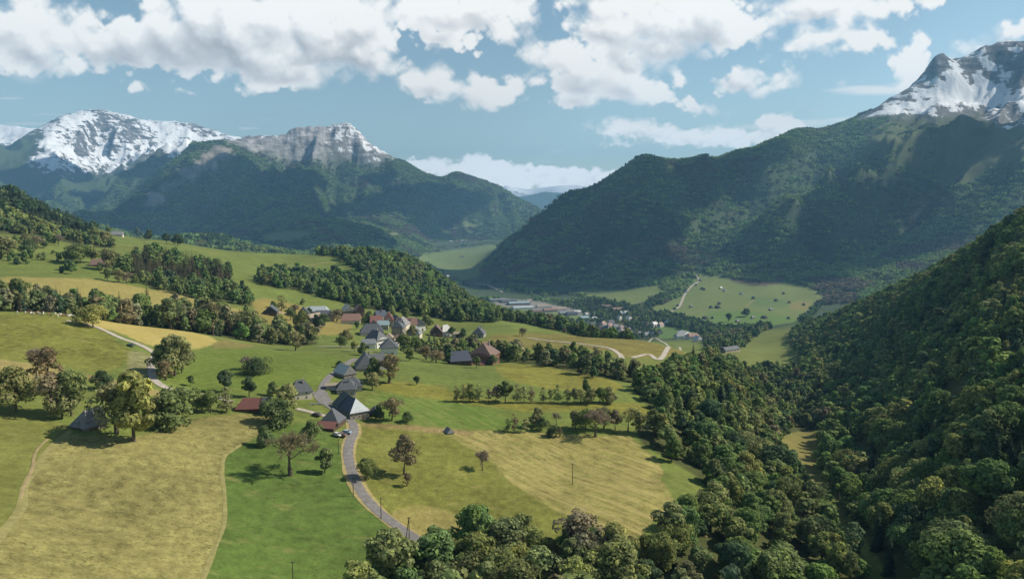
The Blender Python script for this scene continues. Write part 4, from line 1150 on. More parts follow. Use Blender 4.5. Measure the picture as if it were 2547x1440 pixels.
def ribbon(name, pts, width, mat, label, lift=.18, rmin=115, step=2.0, wob=0.0, kind='structure'):
    P = [hit(u, v, rmin)[:2] for u, v in pts]
    L = smooth_line(P, step)
    d = np.gradient(L, axis=0); d /= np.linalg.norm(d, axis=1, keepdims=True) + 1e-9
    nrm = np.stack([-d[:, 1], d[:, 0]], 1)
    rs = np.random.default_rng(len(pts) * 7 + int(width * 10))
    V, Fc = [], []
    m = 5
    wv = width * (1 + wob * (np.convolve(rs.uniform(-1, 1, len(L) + 6), np.ones(7) / 7, 'valid')))
    for k in range(m):
        q = L + nrm * (wv * (k / (m - 1) - .5))[:, None]
        z = ground_z(q[:, 0], q[:, 1]) + CAMZ + lift + .05 * (1 - abs(2 * k / (m - 1) - 1))
        V.append(np.stack([q[:, 0], q[:, 1], z], 1))
    n = len(L)
    for k in range(m - 1):
        for i in range(n - 1):
            Fc.append((k * n + i, (k + 1) * n + i, (k + 1) * n + i + 1, k * n + i + 1))
    me = bpy.data.meshes.new(name); me.from_pydata([tuple(p) for p in np.concatenate(V)], [], Fc)
    for p in me.polygons: p.use_smooth = True
    me.materials.append(mat); me.update()
    if me.polygons[0].normal.z < 0: me.flip_normals()
    o = bpy.data.objects.new(name, me); COL.objects.link(o); o['kind'] = kind; o['label'] = label
    return o

MAIN = [(1110,1500),(1085,1430),(1062,1372),(1035,1341),(985,1306),(940,1271),(907,1235),(886,1200),(873,1165),(866,1130),(870,1100),(880,1074),(877,1052),(862,1040),(843,1026),(822,1012),(804,999),(796,985),(801,968),(813,945),(836,925),(862,906),(885,892)]
ribbon('road_verge', MAIN[:13], 6.0, DRYGRASS, 'dry grass verge along the asphalt lane', .10, wob=.35)
ribbon('road', MAIN, 3.7, ASPHALT, 'winding grey asphalt lane up to the lower hamlet')
ribbon('track', [(738,1017),(765,1023),(795,1031),(822,1038)], 2.6, GRAVEL, 'pale gravel track to the garden', .2)
ribbon('track', [(575,1000),(530,986),(480,978),(437,972),(412,964),(392,952),(380,938),(377,915),(378,895),(386,882),(368,868),(335,853),(300,841),(265,824),(238,813),(200,803),(165,797)], 3.4, GRAVEL, 'pale farm track along the yellow hay field', .2)
ribbon('road', [(790,871),(835,871),(870,868),(898,861),(925,856),(955,853),(985,845),(1008,838),(1028,829)], 4.6, GRAVEL, 'pale road through the upper hamlet', .25, 560)
ribbon('road', [(850,875),(900,874),(940,877)], 3.2, GRAVEL, 'lower branch of the hamlet road', .25, 500)
ribbon('road', [(1310,840),(1360,847),(1410,852),(1455,857),(1500,863),(1530,873),(1546,888),(1544,899)], 4.4, GRAVEL, 'pale lane curving over the rim field', .25, 500)
ribbon('road', [(1545,843),(1620,843.5),(1650,851),(1665,862),(1692,868),(1655,876),(1612,881),(1572,890)], 4.2, GRAVEL, 'pale lane with a hairpin on the rim field', .25, 500)
MARGIN = road_material('bleached_margin', (.25, .225, .085), (.19, .18, .06))
ribbon('field_margin', [(175,1072),(140,1102),(112,1130),(85,1172),(62,1210),(54,1258),(28,1300),(-20,1352)], 2.4, MARGIN, 'bleached unmown margin on the left of the tan field', .07, wob=.6)
ribbon('field_margin', [(602,1104),(575,1122),(557,1138),(552,1180),(558,1220),(560,1262),(555,1310),(532,1370),(505,1440),(480,1520)], 1.3, MARGIN, 'bleached margin between tan and green field', .07, wob=.6)
ribbon('track', [(690,776),(715,781),(745,790)], 4, GRAVEL, 'pale drive in front of the dark chalet', .25, 560)
ribbon('track', [(660,685),(700,676),(740,667),(780,659),(818,652)], 4, EARTH, 'pale track across the high meadow', .3, 900)
ribbon('footpath', [(120,1092),(98,1112),(85,1135),(82,1160),(70,1190),(58,1215),(52,1240)], .9, EARTH, 'thin trodden path in the left meadow', .12, wob=.4)
ribbon('road', [(1660,795),(1668,776),(1688,764),(1698,745),(1703,733),(1720,712),(1739,699),(1734,690),(1725,672)], 9, GRAVEL, 'white valley road climbing the far pasture', .6, 2000, 12)
ribbon('road', [(1180,704),(1205,708),(1228,716),(1250,727)], 9, GRAVEL, 'pale road along the foot of the dark hill', .6, 2000, 12)
ribbon('track', [(1877,746),(1866,754),(1855,763)], 4, EARTH, 'faint diagonal path on the far pasture', .6, 2000, 8)
ribbon('track', [(1706,783),(1730,775),(1762,767)], 4, EARTH, 'faint curved path on the far pasture', .6, 2000, 8)
ribbon('yard', [(795,975),(802,990),(812,1002)], 7, ASPHALT, 'grey paved yard between the farmhouses', .16)
ribbon('yard', [(958,868),(985,856),(1005,846)], 9, GRAVEL, 'pale parking yard in the upper hamlet', .22, 560)

# ------------------------------------------------------------------ buildings
def roof_material(name, col, seam=2.2, stain=.35, rough=.6, metal=0.0, stain_col=(.10, .085, .075)):
    m, nt = new_mat(name)
    tc = N(nt, 'ShaderNodeTexCoord'); obj = tc.outputs['Object']
    n1 = noise(nt, obj, .55, 4, .65); n2 = noise(nt, obj, 3.2, 3, .7)
    c = mixc(nt, ramp(nt, n2, .3, .75), tuple(x * .78 for x in col), tuple(x * 1.2 for x in col))
    c = mixc(nt, math_node(nt, 'MULTIPLY', ramp(nt, n1, .5, .75), stain), c, stain_col)
    wv = N(nt, 'ShaderNodeTexWave', wave_type='BANDS', bands_direction='X'); nt.links.new(obj, wv.inputs['Vector']); wv.inputs['Scale'].default_value = seam
    wv.inputs['Distortion'].default_value = .6
    bsdf_out(nt, c, rough, .35, bump(nt, wv.outputs[1], .35, .06), metal)
    return m
def wall_material(name, col, kind='plaster'):
    m, nt = new_mat(name)
    tc = N(nt, 'ShaderNodeTexCoord'); obj = tc.outputs['Object']
    if kind == 'wood':
        n = noise(nt, mapv(nt, obj, (5, 5, .35)), 1.6, 4, .7)
        c = mixc(nt, ramp(nt, n, .3, .72), tuple(x * .6 for x in col), tuple(x * 1.4 for x in col))
    elif kind == 'stone':
        v = N(nt, 'ShaderNodeTexVoronoi'); nt.links.new(obj, v.inputs['Vector']); v.inputs['Scale'].default_value = 2.6
        n = noise(nt, obj, 1.3, 4, .7)
        c = mixc(nt, ramp(nt, v.outputs[0], .1, .6), tuple(x * 1.15 for x in col), tuple(x * .7 for x in col))
        c = mixc(nt, math_node(nt, 'MULTIPLY', ramp(nt, n, .4, .7), .4), c, (.5, .44, .36))
    else:
        n = noise(nt, obj, .8, 5, .65)
        c = mixc(nt, ramp(nt, n, .35, .72), tuple(x * .84 for x in col), tuple(x * 1.06 for x in col))
    bsdf_out(nt, c, .9, .15, bump(nt, n, .3, .05))
    return m
RM = {'slate': roof_material('roof_slate', (.095, .102, .115)), 'blue': roof_material('roof_dark_blue', (.060, .072, .105), 2, .15), 'green': roof_material('roof_green_grey', (.075, .095, .095)),
      'grey': roof_material('roof_grey_sheet', (.20, .21, .22)), 'pale': roof_material('roof_pale_metal', (.42, .46, .48), 2.6, .3, .45), 'white': roof_material('roof_whitened_metal', (.52, .51, .49), 2.6, .5, .5, 0, (.30, .22, .18)),
      'red': roof_material('roof_red_sheet', (.205, .085, .070), 2.6, .25), 'brown': roof_material('roof_brown_tile', (.17, .105, .085), 3, .4), 'rust': roof_material('roof_rusty', (.27, .155, .12), 2.6, .5),
      'beige': roof_material('roof_beige_tile', (.33, .265, .195), 3, .3), 'old': roof_material('roof_weathered_shingle', (.24, .235, .235), 3.4, .85, .8, 0, (.055, .045, .045)), 'teal': roof_material('roof_teal_sheet', (.27, .36, .38), 2.6, .2)}
WM = {'cream': wall_material('plaster_cream', (.68, .60, .48)), 'white': wall_material('plaster_white', (.80, .77, .72)), 'stone': wall_material('stone_wall', (.30, .265, .22), 'stone'), 'wood': wall_material('dark_boards', (.095, .070, .052), 'wood'),
      'grey': wall_material('plaster_grey', (.38, .36, .33)), 'redwood': wall_material('reddish_boards', (.20, .105, .075), 'wood'), 'oldwood': wall_material('grey_boards', (.21, .18, .15), 'wood'), 'steel': wall_material('steel_sheet', (.33, .35, .37))}
def flat_mat(name, col, rough=.7, spec=.3, metal=0.0):
    m, nt = new_mat(name)
    tc = N(nt, 'ShaderNodeTexCoord'); n = noise(nt, tc.outputs['Object'], 2.0, 3, .6)
    c = mixc(nt, n, tuple(x * .8 for x in col), tuple(x * 1.2 for x in col))
    bsdf_out(nt, c, rough, spec, None, metal); return m
GLASS = flat_mat('window_glass', (.025, .03, .035), .12, .6); FRAME = flat_mat('window_frame', (.55, .50, .44)); DOORM = flat_mat('door_boards', (.12, .075, .045)); BRICK = flat_mat('chimney_render', (.34, .29, .25))
DARKM = flat_mat('dark_opening', (.02, .018, .016)); STEEL = flat_mat('galvanised', (.35, .36, .37), .45, .5, .6); TIMBER = flat_mat('pole_timber', (.085, .068, .052))

def mesh_from(name, V, Fc, mats, idx=None, parent=None, loc=(0, 0, 0), rotz=0.0, smooth=False):
    me = bpy.data.meshes.new(name); me.from_pydata([tuple(v) for v in V], [], Fc)
    for m in (mats if isinstance(mats, (list, tuple)) else [mats]): me.materials.append(m)
    if idx: 
        for p, i in zip(me.polygons, idx): p.material_index = i
    if smooth:
        for p in me.polygons: p.use_smooth = True
    me.update()
    o = bpy.data.objects.new(name, me); COL.objects.link(o)
    o.location = loc; o.rotation_euler = (0, 0, rotz)
    if parent: o.parent = parent
    return o

def box_vf(x0, x1, y0, y1, z0, z1):
    V = [(x0, y0, z0), (x1, y0, z0), (x1, y1, z0), (x0, y1, z0), (x0, y0, z1), (x1, y0, z1), (x1, y1, z1), (x0, y1, z1)]
    return V, [(3, 2, 1, 0), (4, 5, 6, 7), (0, 1, 5, 4), (1, 2, 6, 5), (2, 3, 7, 6), (3, 0, 4, 7)]

def add_vf(V, Fc, v, f):
    b = len(V); V += list(v); Fc += [tuple(i + b for i in q) for q in f]

def block(parent, W, L, hw, hr, hip, wall, roof, ox=0, oy=0, rz=0.0, over=.6, down=2.2, wname='walls', rname='roof', roof_parent=None, gable_mat=None):
    """walls and a pitched roof; ridge along local y; hip = inset of the ridge at front and back as a share of half the width"""
    hf, hb = hip
    V, Fc, ix = [], [], []
    x, y = W / 2, L / 2
    add_vf(V, Fc, *box_vf(-x, x, -y, y, -down, hw)); Fc.pop(1)              # open top under the roof
    ix += [0] * 5
    for s, h in ((-1, hf), (1, hb)):
        if h < .95:
            zt = hw + hr - .02 - .10; k = 1 - h * .0
            b = len(V); V += [(-x, s * y, hw), (x, s * y, hw), (0, s * y, hw + hr * (1 - h) - .15)]
            Fc.append((b, b + 1, b + 2) if s < 0 else (b + 1, b, b + 2)); ix.append(1 if gable_mat else 0)
    w = mesh_from(wname, V, Fc, [WM[wall]] + ([WM[gable_mat]] if gable_mat else []), ix, parent, (ox, oy, 0), rz)
    sl = hr / x; zo = hw - over * sl
    X, Y = x + over, y + over; t = .22
    yf, yb = -Y + hf * (W / 2 + over) * .95, Y - hb * (W / 2 + over) * .95
    if yb - yf < .3: yf = yb = (yf + yb) / 2; yf -= .15; yb += .15
    top = [(-X, -Y, zo), (X, -Y, zo), (X, Y, zo), (-X, Y, zo), (0, yf, hw + hr), (0, yb, hw + hr)]
    if 0 < hf < .6 or 0 < hb < .6: pass
    V = [(a, b, c + .05) for a, b, c in top] + [(a, b, c - t) for a, b, c in top]
    Fc = [(1, 2, 5, 4), (3, 0, 4, 5), (0, 1, 4), (2, 3, 5), (7, 10, 11, 8), (9, 11, 10, 6), (6, 10, 7), (8, 11, 9), (0, 6, 7, 1), (1, 7, 8, 2), (2, 8, 9, 3), (3, 9, 6, 0)]
    if hf == 0: Fc[2] = (0, 1, 4)
    r = mesh_from(rname, V, Fc, RM[roof], None, roof_parent or parent, (0, 0, 0) if roof_parent else (ox, oy, 0), 0 if roof_parent else rz)
    return w, r

_wcache = {}
def window(parent, x, y, z, face, w=.95, h=1.25, pane=True, name='window', mat=None):
    """face: 0 -y, 1 +x, 2 +y, 3 -x"""
    key = (w, h, name, mat.name if mat else '')
    if key not in _wcache:
        V, Fc = [], []
        fr = .1
        for a in ((-w / 2 - fr, w / 2 + fr, -.07, .02, h, h + fr), (-w / 2 - fr, w / 2 + fr, -.09, .02, -fr, 0), (-w / 2 - fr, -w / 2, -.07, .02, 0, h), (w / 2, w / 2 + fr, -.07, .02, 0, h), (-.03, .03, -.06, .02, 0, h)):
            add_vf(V, Fc, *box_vf(*a))
        m1 = bpy.data.meshes.new(name); m1.from_pydata(V, [], Fc); m1.materials.append(mat or FRAME)
        V, Fc = box_vf(-w / 2, w / 2, -.04, .01, 0, h)
        m2 = bpy.data.meshes.new('pane'); m2.from_pydata(V, [], Fc); m2.materials.append(GLASS)
        _wcache[key] = (m1, m2)
    m1, m2 = _wcache[key]
    o = bpy.data.objects.new(name, m1); COL.objects.link(o); o.parent = parent; o.location = (x, y, z); o.rotation_euler = (0, 0, face * math.pi / 2)
    if pane:
        p = bpy.data.objects.new('pane', m2); COL.objects.link(p); p.parent = o
    return o

def door(parent, x, y, face, w=1.1, h=2.1, name='door', mat=None):
    V, Fc = [], []
    add_vf(V, Fc, *box_vf(-w / 2, w / 2, -.06, .02, -.3, h)); add_vf(V, Fc, *box_vf(-w / 2 - .12, -w / 2, -.09, .02, -.3, h + .12)); add_vf(V, Fc, *box_vf(w / 2, w / 2 + .12, -.09, .02, -.3, h + .12)); add_vf(V, Fc, *box_vf(-w / 2, w / 2, -.09, .02, h, h + .12))
    return mesh_from(name, V, Fc, mat or DOORM, None, parent, (x, y, 0), face * math.pi / 2)

HS = 1.0
def house(u, v, W, L, hw, hr, yaw, hip, wall, roof, label, cat='house', name='house', wins=2, floors=1, chim=1, doorside=0, rmin=115, barn=False, group=None, detail=True, gable=None):
    x, y, z = hit(u, v, rmin)
    a = math.radians(yaw)
    cs = [(dx * math.cos(a) - dy * math.sin(a), dx * math.sin(a) + dy * math.cos(a)) for dx in (-W / 2, W / 2) for dy in (-L / 2, L / 2)]
    zs = [float(ground_z(x + p, y + q)) + CAMZ for p, q in cs]
    z = .65 * (sum(zs) / 4) + .35 * min(zs)
    root = bpy.data.objects.new(name, None); COL.objects.link(root); root.location = (x, y, z); root.rotation_euler = (0, 0, a); root.scale = (HS, HS, HS)
    tag(root, label, cat, group)
    w, r = block(root, W, L, hw, hr, hip, wall, roof, gable_mat=gable)
    if chim:
        V, Fc = [], []
        cx = W * .16; cz = hw + hr * .62
        add_vf(V, Fc, *box_vf(cx - .4, cx + .4, -.35, .35, cz, hw + hr + .8)); add_vf(V, Fc, *box_vf(cx - .5, cx + .5, -.45, .45, hw + hr + .8, hw + hr + .95))
        mesh_from('chimney', V, Fc, BRICK, None, r, (0, L * .12, 0))
    if barn:
        door(root, 0, -L / 2, 0, min(3.4, W * .4), min(3.2, hw * .85), 'barn_door')
        door(root, W / 2, -L * .12, 1, 2.6, min(2.8, hw * .8), 'barn_door')
        if detail and wins: window(root, -W * .3, -L / 2, hw * .55, 0, .8, .8)
    else:
        door(root, W * .18, -L / 2, 0)
        for f in range(floors):
            zz = .9 + 2.6 * f
            if zz + 1.3 > hw: break
            for k in range(wins):
                t = (k + .5) / wins - .5
                if not (f == 0 and abs(t * W - W * .18) < 1.2): window(root, t * W * .9, -L / 2, zz, 0, pane=detail)
                window(root, W / 2, t * L * .85, zz, 1, pane=detail); window(root, -W / 2, t * L * .85, zz, 3, pane=detail)
    return root, r

def lean_to(root, x0, x1, y0, y1, zlow, zhigh, side, roof, wall, name='lean_to'):
    """single-pitch annexe; side = direction it falls towards (0 -y, 1 +x)"""
    V, Fc = box_vf(x0 + .3, x1 - .3, y0 + .3, y1 - .05 if side == 0 else y1 - .3, -2, zlow - .15)
    o = mesh_from(name, V, Fc, WM[wall], None, root)
    t = .18
    if side == 0: q = [(x0, y0, zlow), (x1, y0, zlow), (x1, y1, zhigh), (x0, y1, zhigh)]
    else: q = [(x0, y0, zhigh), (x1, y0, zlow), (x1, y1, zlow), (x0, y1, zhigh)]
    V = q + [(a, b, c - t) for a, b, c in q]
    mesh_from('roof', V, [(0, 1, 2, 3), (7, 6, 5, 4), (0, 4, 5, 1), (1, 5, 6, 2), (2, 6, 7, 3), (3, 7, 4, 0)], RM[roof], None, o)
    return o

# lower hamlet
HS = .74
b, r = house(828, 1055, 10.5, 11, 3.6, 6.2, -10, (.95, .95), 'wood', 'slate', 'hip roofed slate barn with a red sheet lean-to at the bend of the lane', 'barn', 'barn', 1, 1, 0, barn=True)
lean_to(b, -5.4, 5.4, -11.2, -5.9, 1.5, 4.0, 0, 'red', 'wood')
b, r = house(880, 1030, 12, 17, 4.6, 6.4, 36, (.9, .0), 'stone', 'blue', 'large stone farmhouse with dark blue roof and silvery hip beside the lane', 'farmhouse', 'farmhouse', 3, 1, 1)
block(b, 12, 8, 5.2, 6.6, (0, .4), 'grey', 'green', 0, 12.6, 0, wname='rear_wing', rname='wing_roof')
lean_to(b, 6.2, 9.6, -4, 14, 3.0, 4.6, 1, 'rust', 'wood')
V_ = [(-6.35, -8.95, 4.1), (6.35, -8.95, 4.1), (0, -3.3, 11.12)]
o_ = mesh_from('hip_cover', V_ + [(a, c, d - .1) for a, c, d in V_], [(0, 1, 2), (5, 4, 3), (0, 3, 4, 1), (1, 4, 5, 2), (2, 5, 3, 0)], RM['pale'], None, r, (0, -.06, .12))
b, r = house(862, 975, 15, 12, 4.2, 5.0, -78, (.6, .6), 'grey', 'slate', 'long grey roofed farmhouse with a beige tiled block on its left', 'farmhouse', 'farmhouse', 3, 1, 1)
block(b, 6, 8, 5.2, .9, (0, 0), 'grey', 'beige', -4, -9, 0, wname='side_block', rname='block_roof')
block(b, 12, 13, 3.4, 4.4, (.7, .8), 'grey', 'slate', -9.5, 3.5, 0, wname='front_wing', rname='wing_roof')
b, r = house(858, 937, 9, 15, 4.5, 5.0, 42, (0, .3), 'stone', 'white', 'old house with a whitened metal gable roof above the grey farmhouse', 'house', 'house', 2, 1, 1)
b, r = house(910, 918, 15, 19, 4.2, 9.0, 14, (.75, .4), 'grey', 'slate', 'big steep slate roofed farmhouse behind the tall brown tree', 'farmhouse', 'farmhouse', 3, 1, 1)
block(b, 11, 14, 4.2, 6.5, (0, .6), 'grey', 'slate', 10, 8, math.radians(-75), wname='right_wing', rname='wing_roof')
b, r = house(748, 988, 10, 12, 5.6, 6.0, -62, (.75, .75), 'cream', 'slate', 'cream walled house under a slate hip roof with black chimney, left of the lane', 'house', 'house', 2, 2, 1)
b, r = house(622, 1020, 9.5, 13, 3.2, 4.6, -84, (.7, 0), 'wood', 'red', 'long low barn with red roof and grey slate end', 'barn', 'barn', 2, 1, 0, barn=True)
block(b, 9.5, 7, 3.2, 4.6, (0, .5), 'wood', 'slate', 0, 10.1, 0, wname='slate_end', rname='end_roof')
HS = 1.0
b, r = house(222, 1062, 7.5, 8, 2.2, 4.6, -25, (.8, 0), 'oldwood', 'old', 'weathered old shed with patchy grey shingle roof under the trees', 'shed', 'shed', 1, 1, 0, barn=True)
b, r = house(437, 984, 3, 4.2, 2.4, .7, -10, (0, 0), 'steel', 'grey', 'small grey metal shelter beside the farm track', 'shelter', 'shelter', 0, 1, 0, barn=True)
b, r = house(1117, 1076, 2.4, 3.0, 1.1, 1.2, 30, (.3, 0), 'oldwood', 'grey', 'tiny dark shelter with grey roof on bare ground at the hay field', 'shelter', 'field_shelter', 0, 1, 0, barn=True)
b, r = house(933, 1032, 4, 4.5, 2, 1.8, 10, (0, 0), 'wood', 'slate', 'small dark wooden shed right of the stone farmhouse', 'shed', 'shed', 0, 1, 0, barn=True)
# upper hamlet
HS = 1.12
UP = [
 (675,783,11,10,3.6,4.4,8,(0,0),'wood','slate','isolated dark chalet with a gable facing the pale drive','chalet',2,1,0,None),
 (782,808,12,14,4.5,5.2,-32,(0,.2),'oldwood','beige','beige roofed barn with timber gable, lowest of the left cluster','barn',1,1,0,None),
 (806,795,11,19,4,4.6,-78,(.5,.6),'stone','slate','long slate roofed barn beside the beige roofed barn','barn',2,1,0,None),
 (790,783,11,20,4.5,3.8,-84,(.3,.5),'grey','pale','barn with pale blue metal roof at the back of the left cluster','barn',2,1,0,None),
 (756,790,9,11,4.5,5,16,(.2,.2),'oldwood','slate','small grey gabled house at the left end of the left cluster','house',2,1,0,None),
 (873,805,12,17,3.8,5.0,-82,(.4,.1),'stone','rust','long rusty red roofed farm with a slate front slope','farmhouse',3,1,0,None),
 (865,783,9,13,5,5.2,24,(0,0),'oldwood','white','house with whitish gable roof behind the long red farm','house',2,1,0,None),
 (893,785,9,12,5.6,5,22,(0,0),'redwood','brown','tall brown timber chalet behind the long red farm','chalet',2,2,0,None),
 (946,797,9,11,5,4.6,-60,(.2,.2),'white','blue','white house with dark blue roof at the top of the hamlet core','house',2,1,1,None),
 (936,812,10,12,4.5,5.2,-70,(.2,.3),'stone','red','red roofed house below the dark blue roof','house',2,1,0,None),
 (953,818,8,10,4,3.2,-84,(.1,.1),'grey','teal','low building with pale teal sheet roof','house',2,1,0,None),
 (932,822,8,9,3.5,4.4,24,(0,0),'wood','rust','dark timber barn with pink rusty gable roof','barn',1,1,0,None),
 (967,810,9,11,6,7,8,(.7,.4),'stone','red','tall house with steep red hip roof','house',2,2,1,None),
 (986,812,9,11,5,5.4,30,(.2,.2),'oldwood','slate','ragged dark grey barn beside the steep red roof','barn',1,1,0,None),
 (1001,818,11,12,5,6.2,-14,(.6,.6),'stone','old','old house with mottled grey white hip roof','house',2,1,0,None),
 (1018,818,10,15,5,5.4,-82,(.3,.1),'stone','rust','long house with faded rusty red roof','house',3,1,1,None),
 (1040,820,10,12,5,5.0,34,(0,0),'white','grey','white gabled house with grey roof and dark solar panel','house',2,1,0,None),
 (1033,842,10,12,4.6,5.6,-4,(.7,.4),'stone','grey','grey hip roofed house in front of the rusty red roof','house',2,1,0,None),
 (992,836,10,10,8.2,4.6,-8,(.75,.75),'stone','slate','three storey stone house with slate hip roof','house',3,3,1,None),
 (992,850,8,5,3.4,2.2,-84,(.2,.2),'stone','brown','small brown roofed annexe in front of the three storey house','shed',2,1,0,None),
 (967,848,7.5,7,2.8,3.2,0,(.8,.8),'cream','beige','small cream hut with beige pyramid roof','hut',1,1,0,None),
 (925,835,13,19,3.6,6.2,-78,(.7,.7),'stone','slate','broad barn with large grey hip roof, left of the core','barn',2,1,0,None),
 (938,865,11,12,6.4,5.6,52,(.75,.3),'white','slate','white house with balconies and steep slate hip roof','house',3,2,1,None),
 (917,866,8,9,3.6,2.4,-80,(.2,.2),'white','grey','low white annexe with pale grey roof beside the white house','garage',2,1,0,None),
 (968,880,10,11,4.8,4.4,10,(.8,.8),'white','slate','white house with dark slate hip roof just behind the big farmhouse','house',2,1,0,None),
 (1025,842,5,7,2.6,2.6,30,(0,0),'oldwood','rust','tiny pink roofed shed by the parking yard','shed',1,1,0,None),
 (1086,836,11,12,4.2,5.6,4,(0,0),'redwood','brown','brown gabled chalet with two small windows on its gable','chalet',2,1,0,None),
 (1108,836,8,9,5,5.0,-60,(.6,.6),'white','white','white walled house with pale hip roof against the brown chalet','house',2,1,0,None),
 (1140,838,6,10,2.8,1.2,-80,(0,0),'cream','beige','low cream garage between the chalet and the slate villa','garage',2,1,0,None),
 (1191,838,11,12,3.4,5.6,-8,(.7,.7),'grey','slate','slate hip roofed villa at the right end of the hamlet','house',2,1,1,None),
 (1143,907,10,12,3.2,4.4,-74,(.3,.3),'wood','blue','dark slate roofed barn left of the red lean-to','barn',2,1,0,None),
 (1205,905,14,14,6.5,6.4,-20,(.8,.8),'redwood','brown','tall timber farmhouse with pinkish brown hip roof and red lean-to','farmhouse',2,2,1,None),
]
for (u, v, W, L, hw, hr, yaw, hip, wall, roof, lab, cat, wn, fl, ch, gb) in UP:
    if wall == 'stone' and (u % 2): wall = 'cream'
    hw += .9
    b, r = house(u, v, W, L, hw, hr, yaw, hip, wall, roof, lab, cat, cat, wn, fl, ch, rmin=440, barn=cat in ('barn', 'shed', 'garage'))
    if 'slate front' in lab:
        block(b, 8, 9, 3.2, 4.2, (0, 0), 'stone', 'slate', -6.5, 1, math.radians(90), wname='front_wing', rname='wing_roof')
    if 'red lean-to' in lab and cat == 'farmhouse': lean_to(b, -6, 4.5, -12, -6.1, 2.6, 5.4, 0, 'red', 'stone')
    if 'balconies' in lab:
        for zz in (2.6, 5.0):
            V, Fc = [], []
            add_vf(V, Fc, *box_vf(W / 2 + .02, W / 2 + 1.3, -L * .42, L * .42, zz, zz + .15)); add_vf(V, Fc, *box_vf(W / 2 + 1.2, W / 2 + 1.3, -L * .42, L * .42, zz + .15, zz + 1.0))
            mesh_from('balcony', V, Fc, WM['white'], None, b)
    if 'solar' in lab:
        V, Fc = box_vf(-.1, .1, -3, 2.2, 0, 3.6)
        o = mesh_from('solar_panel', V, Fc, RM['blue'], None, r, (-2.8, 0, hw + hr * .28)); o.rotation_euler = (0, math.radians(45), 0)
house(722, 676, 11, 17, 3.2, 4.4, -74, (.3, .3), 'redwood', 'brown', 'lone brown chalet on the high meadow beside the pale track', 'chalet', 'chalet', 3, 1, 0, rmin=1000)
house(243, 662, 10, 13, 2.8, 4.6, -60, (.4, .2), 'oldwood', 'brown', 'old brown hillside hut half hidden by trees', 'hut', 'hut', 1, 1, 0, rmin=800, barn=True)
house(292, 588, 12, 16, 4, 4.4, -70, (.3, .3), 'cream', 'grey', 'pale house on the hillside skyline beside a round tree', 'house', 'house', 3, 1, 0, rmin=1000)
house(1815, 874, 12, 30, 4.5, 3.6, -58, (.1, .1), 'cream', 'slate', 'long arcaded barn with dark roof at the mouth of the ravine', 'barn', 'barn', 5, 1, 0, rmin=900)

# valley: works buildings, town houses, hay barns
IND = [(1238,749,30,60,'grey','long grey shed at the left end of the works'),(1265,752,34,55,'slate','slate roofed works hall with a low dark roof'),(1290,757,40,75,'teal','broad teal roofed factory hall'),(1316,752,16,18,'beige','pale tower block of the works'),(1300,768,34,70,'pale','pale roofed factory hall in front of the teal one'),
 (1352,765,26,50,'beige','beige roofed works building in the middle'),(1335,779,20,34,'brown','small brown roofed works building'),(1368,775,22,46,'rust','rusty pink works building'),(1390,772,22,50,'beige','long beige shed right of the rusty building'),(1350,788,40,60,'slate','low dark hall nearest the hamlet side of the works'),
 (1405,783,22,38,'grey','grey shed at the right of the works'),(1422,784,20,34,'blue','dark blue shed closing the works on the right'),(1435,780,16,24,'white','small white workshop beyond the blue shed'),(1468,786,24,34,'white','bright white roofed hall by itself'),(1453,795,20,26,'teal','teal roofed house next to the white hall'),
 (1508,766,16,30,'brown','brown farm in the trees above the town'),(1535,773,16,34,'rust','long rusty farm in the trees above the town'),(1552,782,16,26,'pale','pale farm right of the rusty farm')]
for (u, v, W, L, rf, lab) in IND:
    house(u, v, W, L, 7 if W < 40 else 8, 3 if W > 25 else 4.5, -76, (.1, .1), 'white' if rf in ('white', 'pale', 'beige') else 'grey', rf, lab + ' on the valley floor', 'works building' if W > 18 else 'farm', 'works_building' if W > 18 else 'farm', 3, 1, 0, rmin=1900, detail=False)
rng = random.Random(21)
ROOFW = {'slate': 'slate', 'brown': 'brown', 'grey': 'grey', 'rust': 'rusty red', 'red': 'red', 'white': 'whitish', 'blue': 'dark blue'}
TOWN = [(1461,808,'grey'),(1475,812,'slate'),(1490,818,'brown'),(1500,812,'rust'),(1508,822,'slate'),(1517,815,'red'),(1523,826,'brown'),(1531,818,'grey'),(1538,829,'slate'),(1545,821,'brown'),(1552,831,'rust'),(1560,824,'slate'),(1497,829,'brown'),(1511,833,'grey'),(1483,827,'slate'),(1568,832,'brown'),
        (1530,836,'blue'),(1520,807,'slate'),(1540,796,'white'),(1562,798,'white'),(1610,812,'brown'),(1627,812,'white'),(1643,813,'rust'),(1660,809,'white'),(1622,838,'grey'),(1640,831,'slate'),(1577,838,'red'),(1590,836,'slate'),(1478,798,'white'),(1547,838,'grey')]
HS = 1.35
SPOT = ['at the {} edge of the valley town', 'in the middle of the valley town']
for i, (u, v, rf) in enumerate(TOWN):
    cu, cv = 1540, 820
    du, dv = u - cu, (v - cv) * 3
    where = ('in the tight centre' if math.hypot(du, dv) < 34 else 'on the ' + ('far ' if dv < -18 else 'near ' if dv > 18 else '') + ('left' if du < -14 else 'right' if du > 14 else 'middle') + ' side')
    if u >= 1605: where = 'in the loose quarter on the right'
    near = ['by the trees', 'among the roofs', 'at the lane', 'beside a garden', 'near the meadow'][i % 5]
    house(u, v, rng.uniform(9, 13), rng.uniform(11, 17), rng.uniform(5, 7), rng.uniform(4.5, 6), rng.choice([-75, 15, 40, -50]), (.4, .4), rng.choice(['cream', 'white', 'white']), rf, ROOFW[rf] + ' roofed town house ' + where + ' of the valley town', 'house', 'town_house', 2, 1, 0, rmin=1900, detail=False, group=ROOFW[rf] + ' roofed houses ' + where + ' of the valley town')
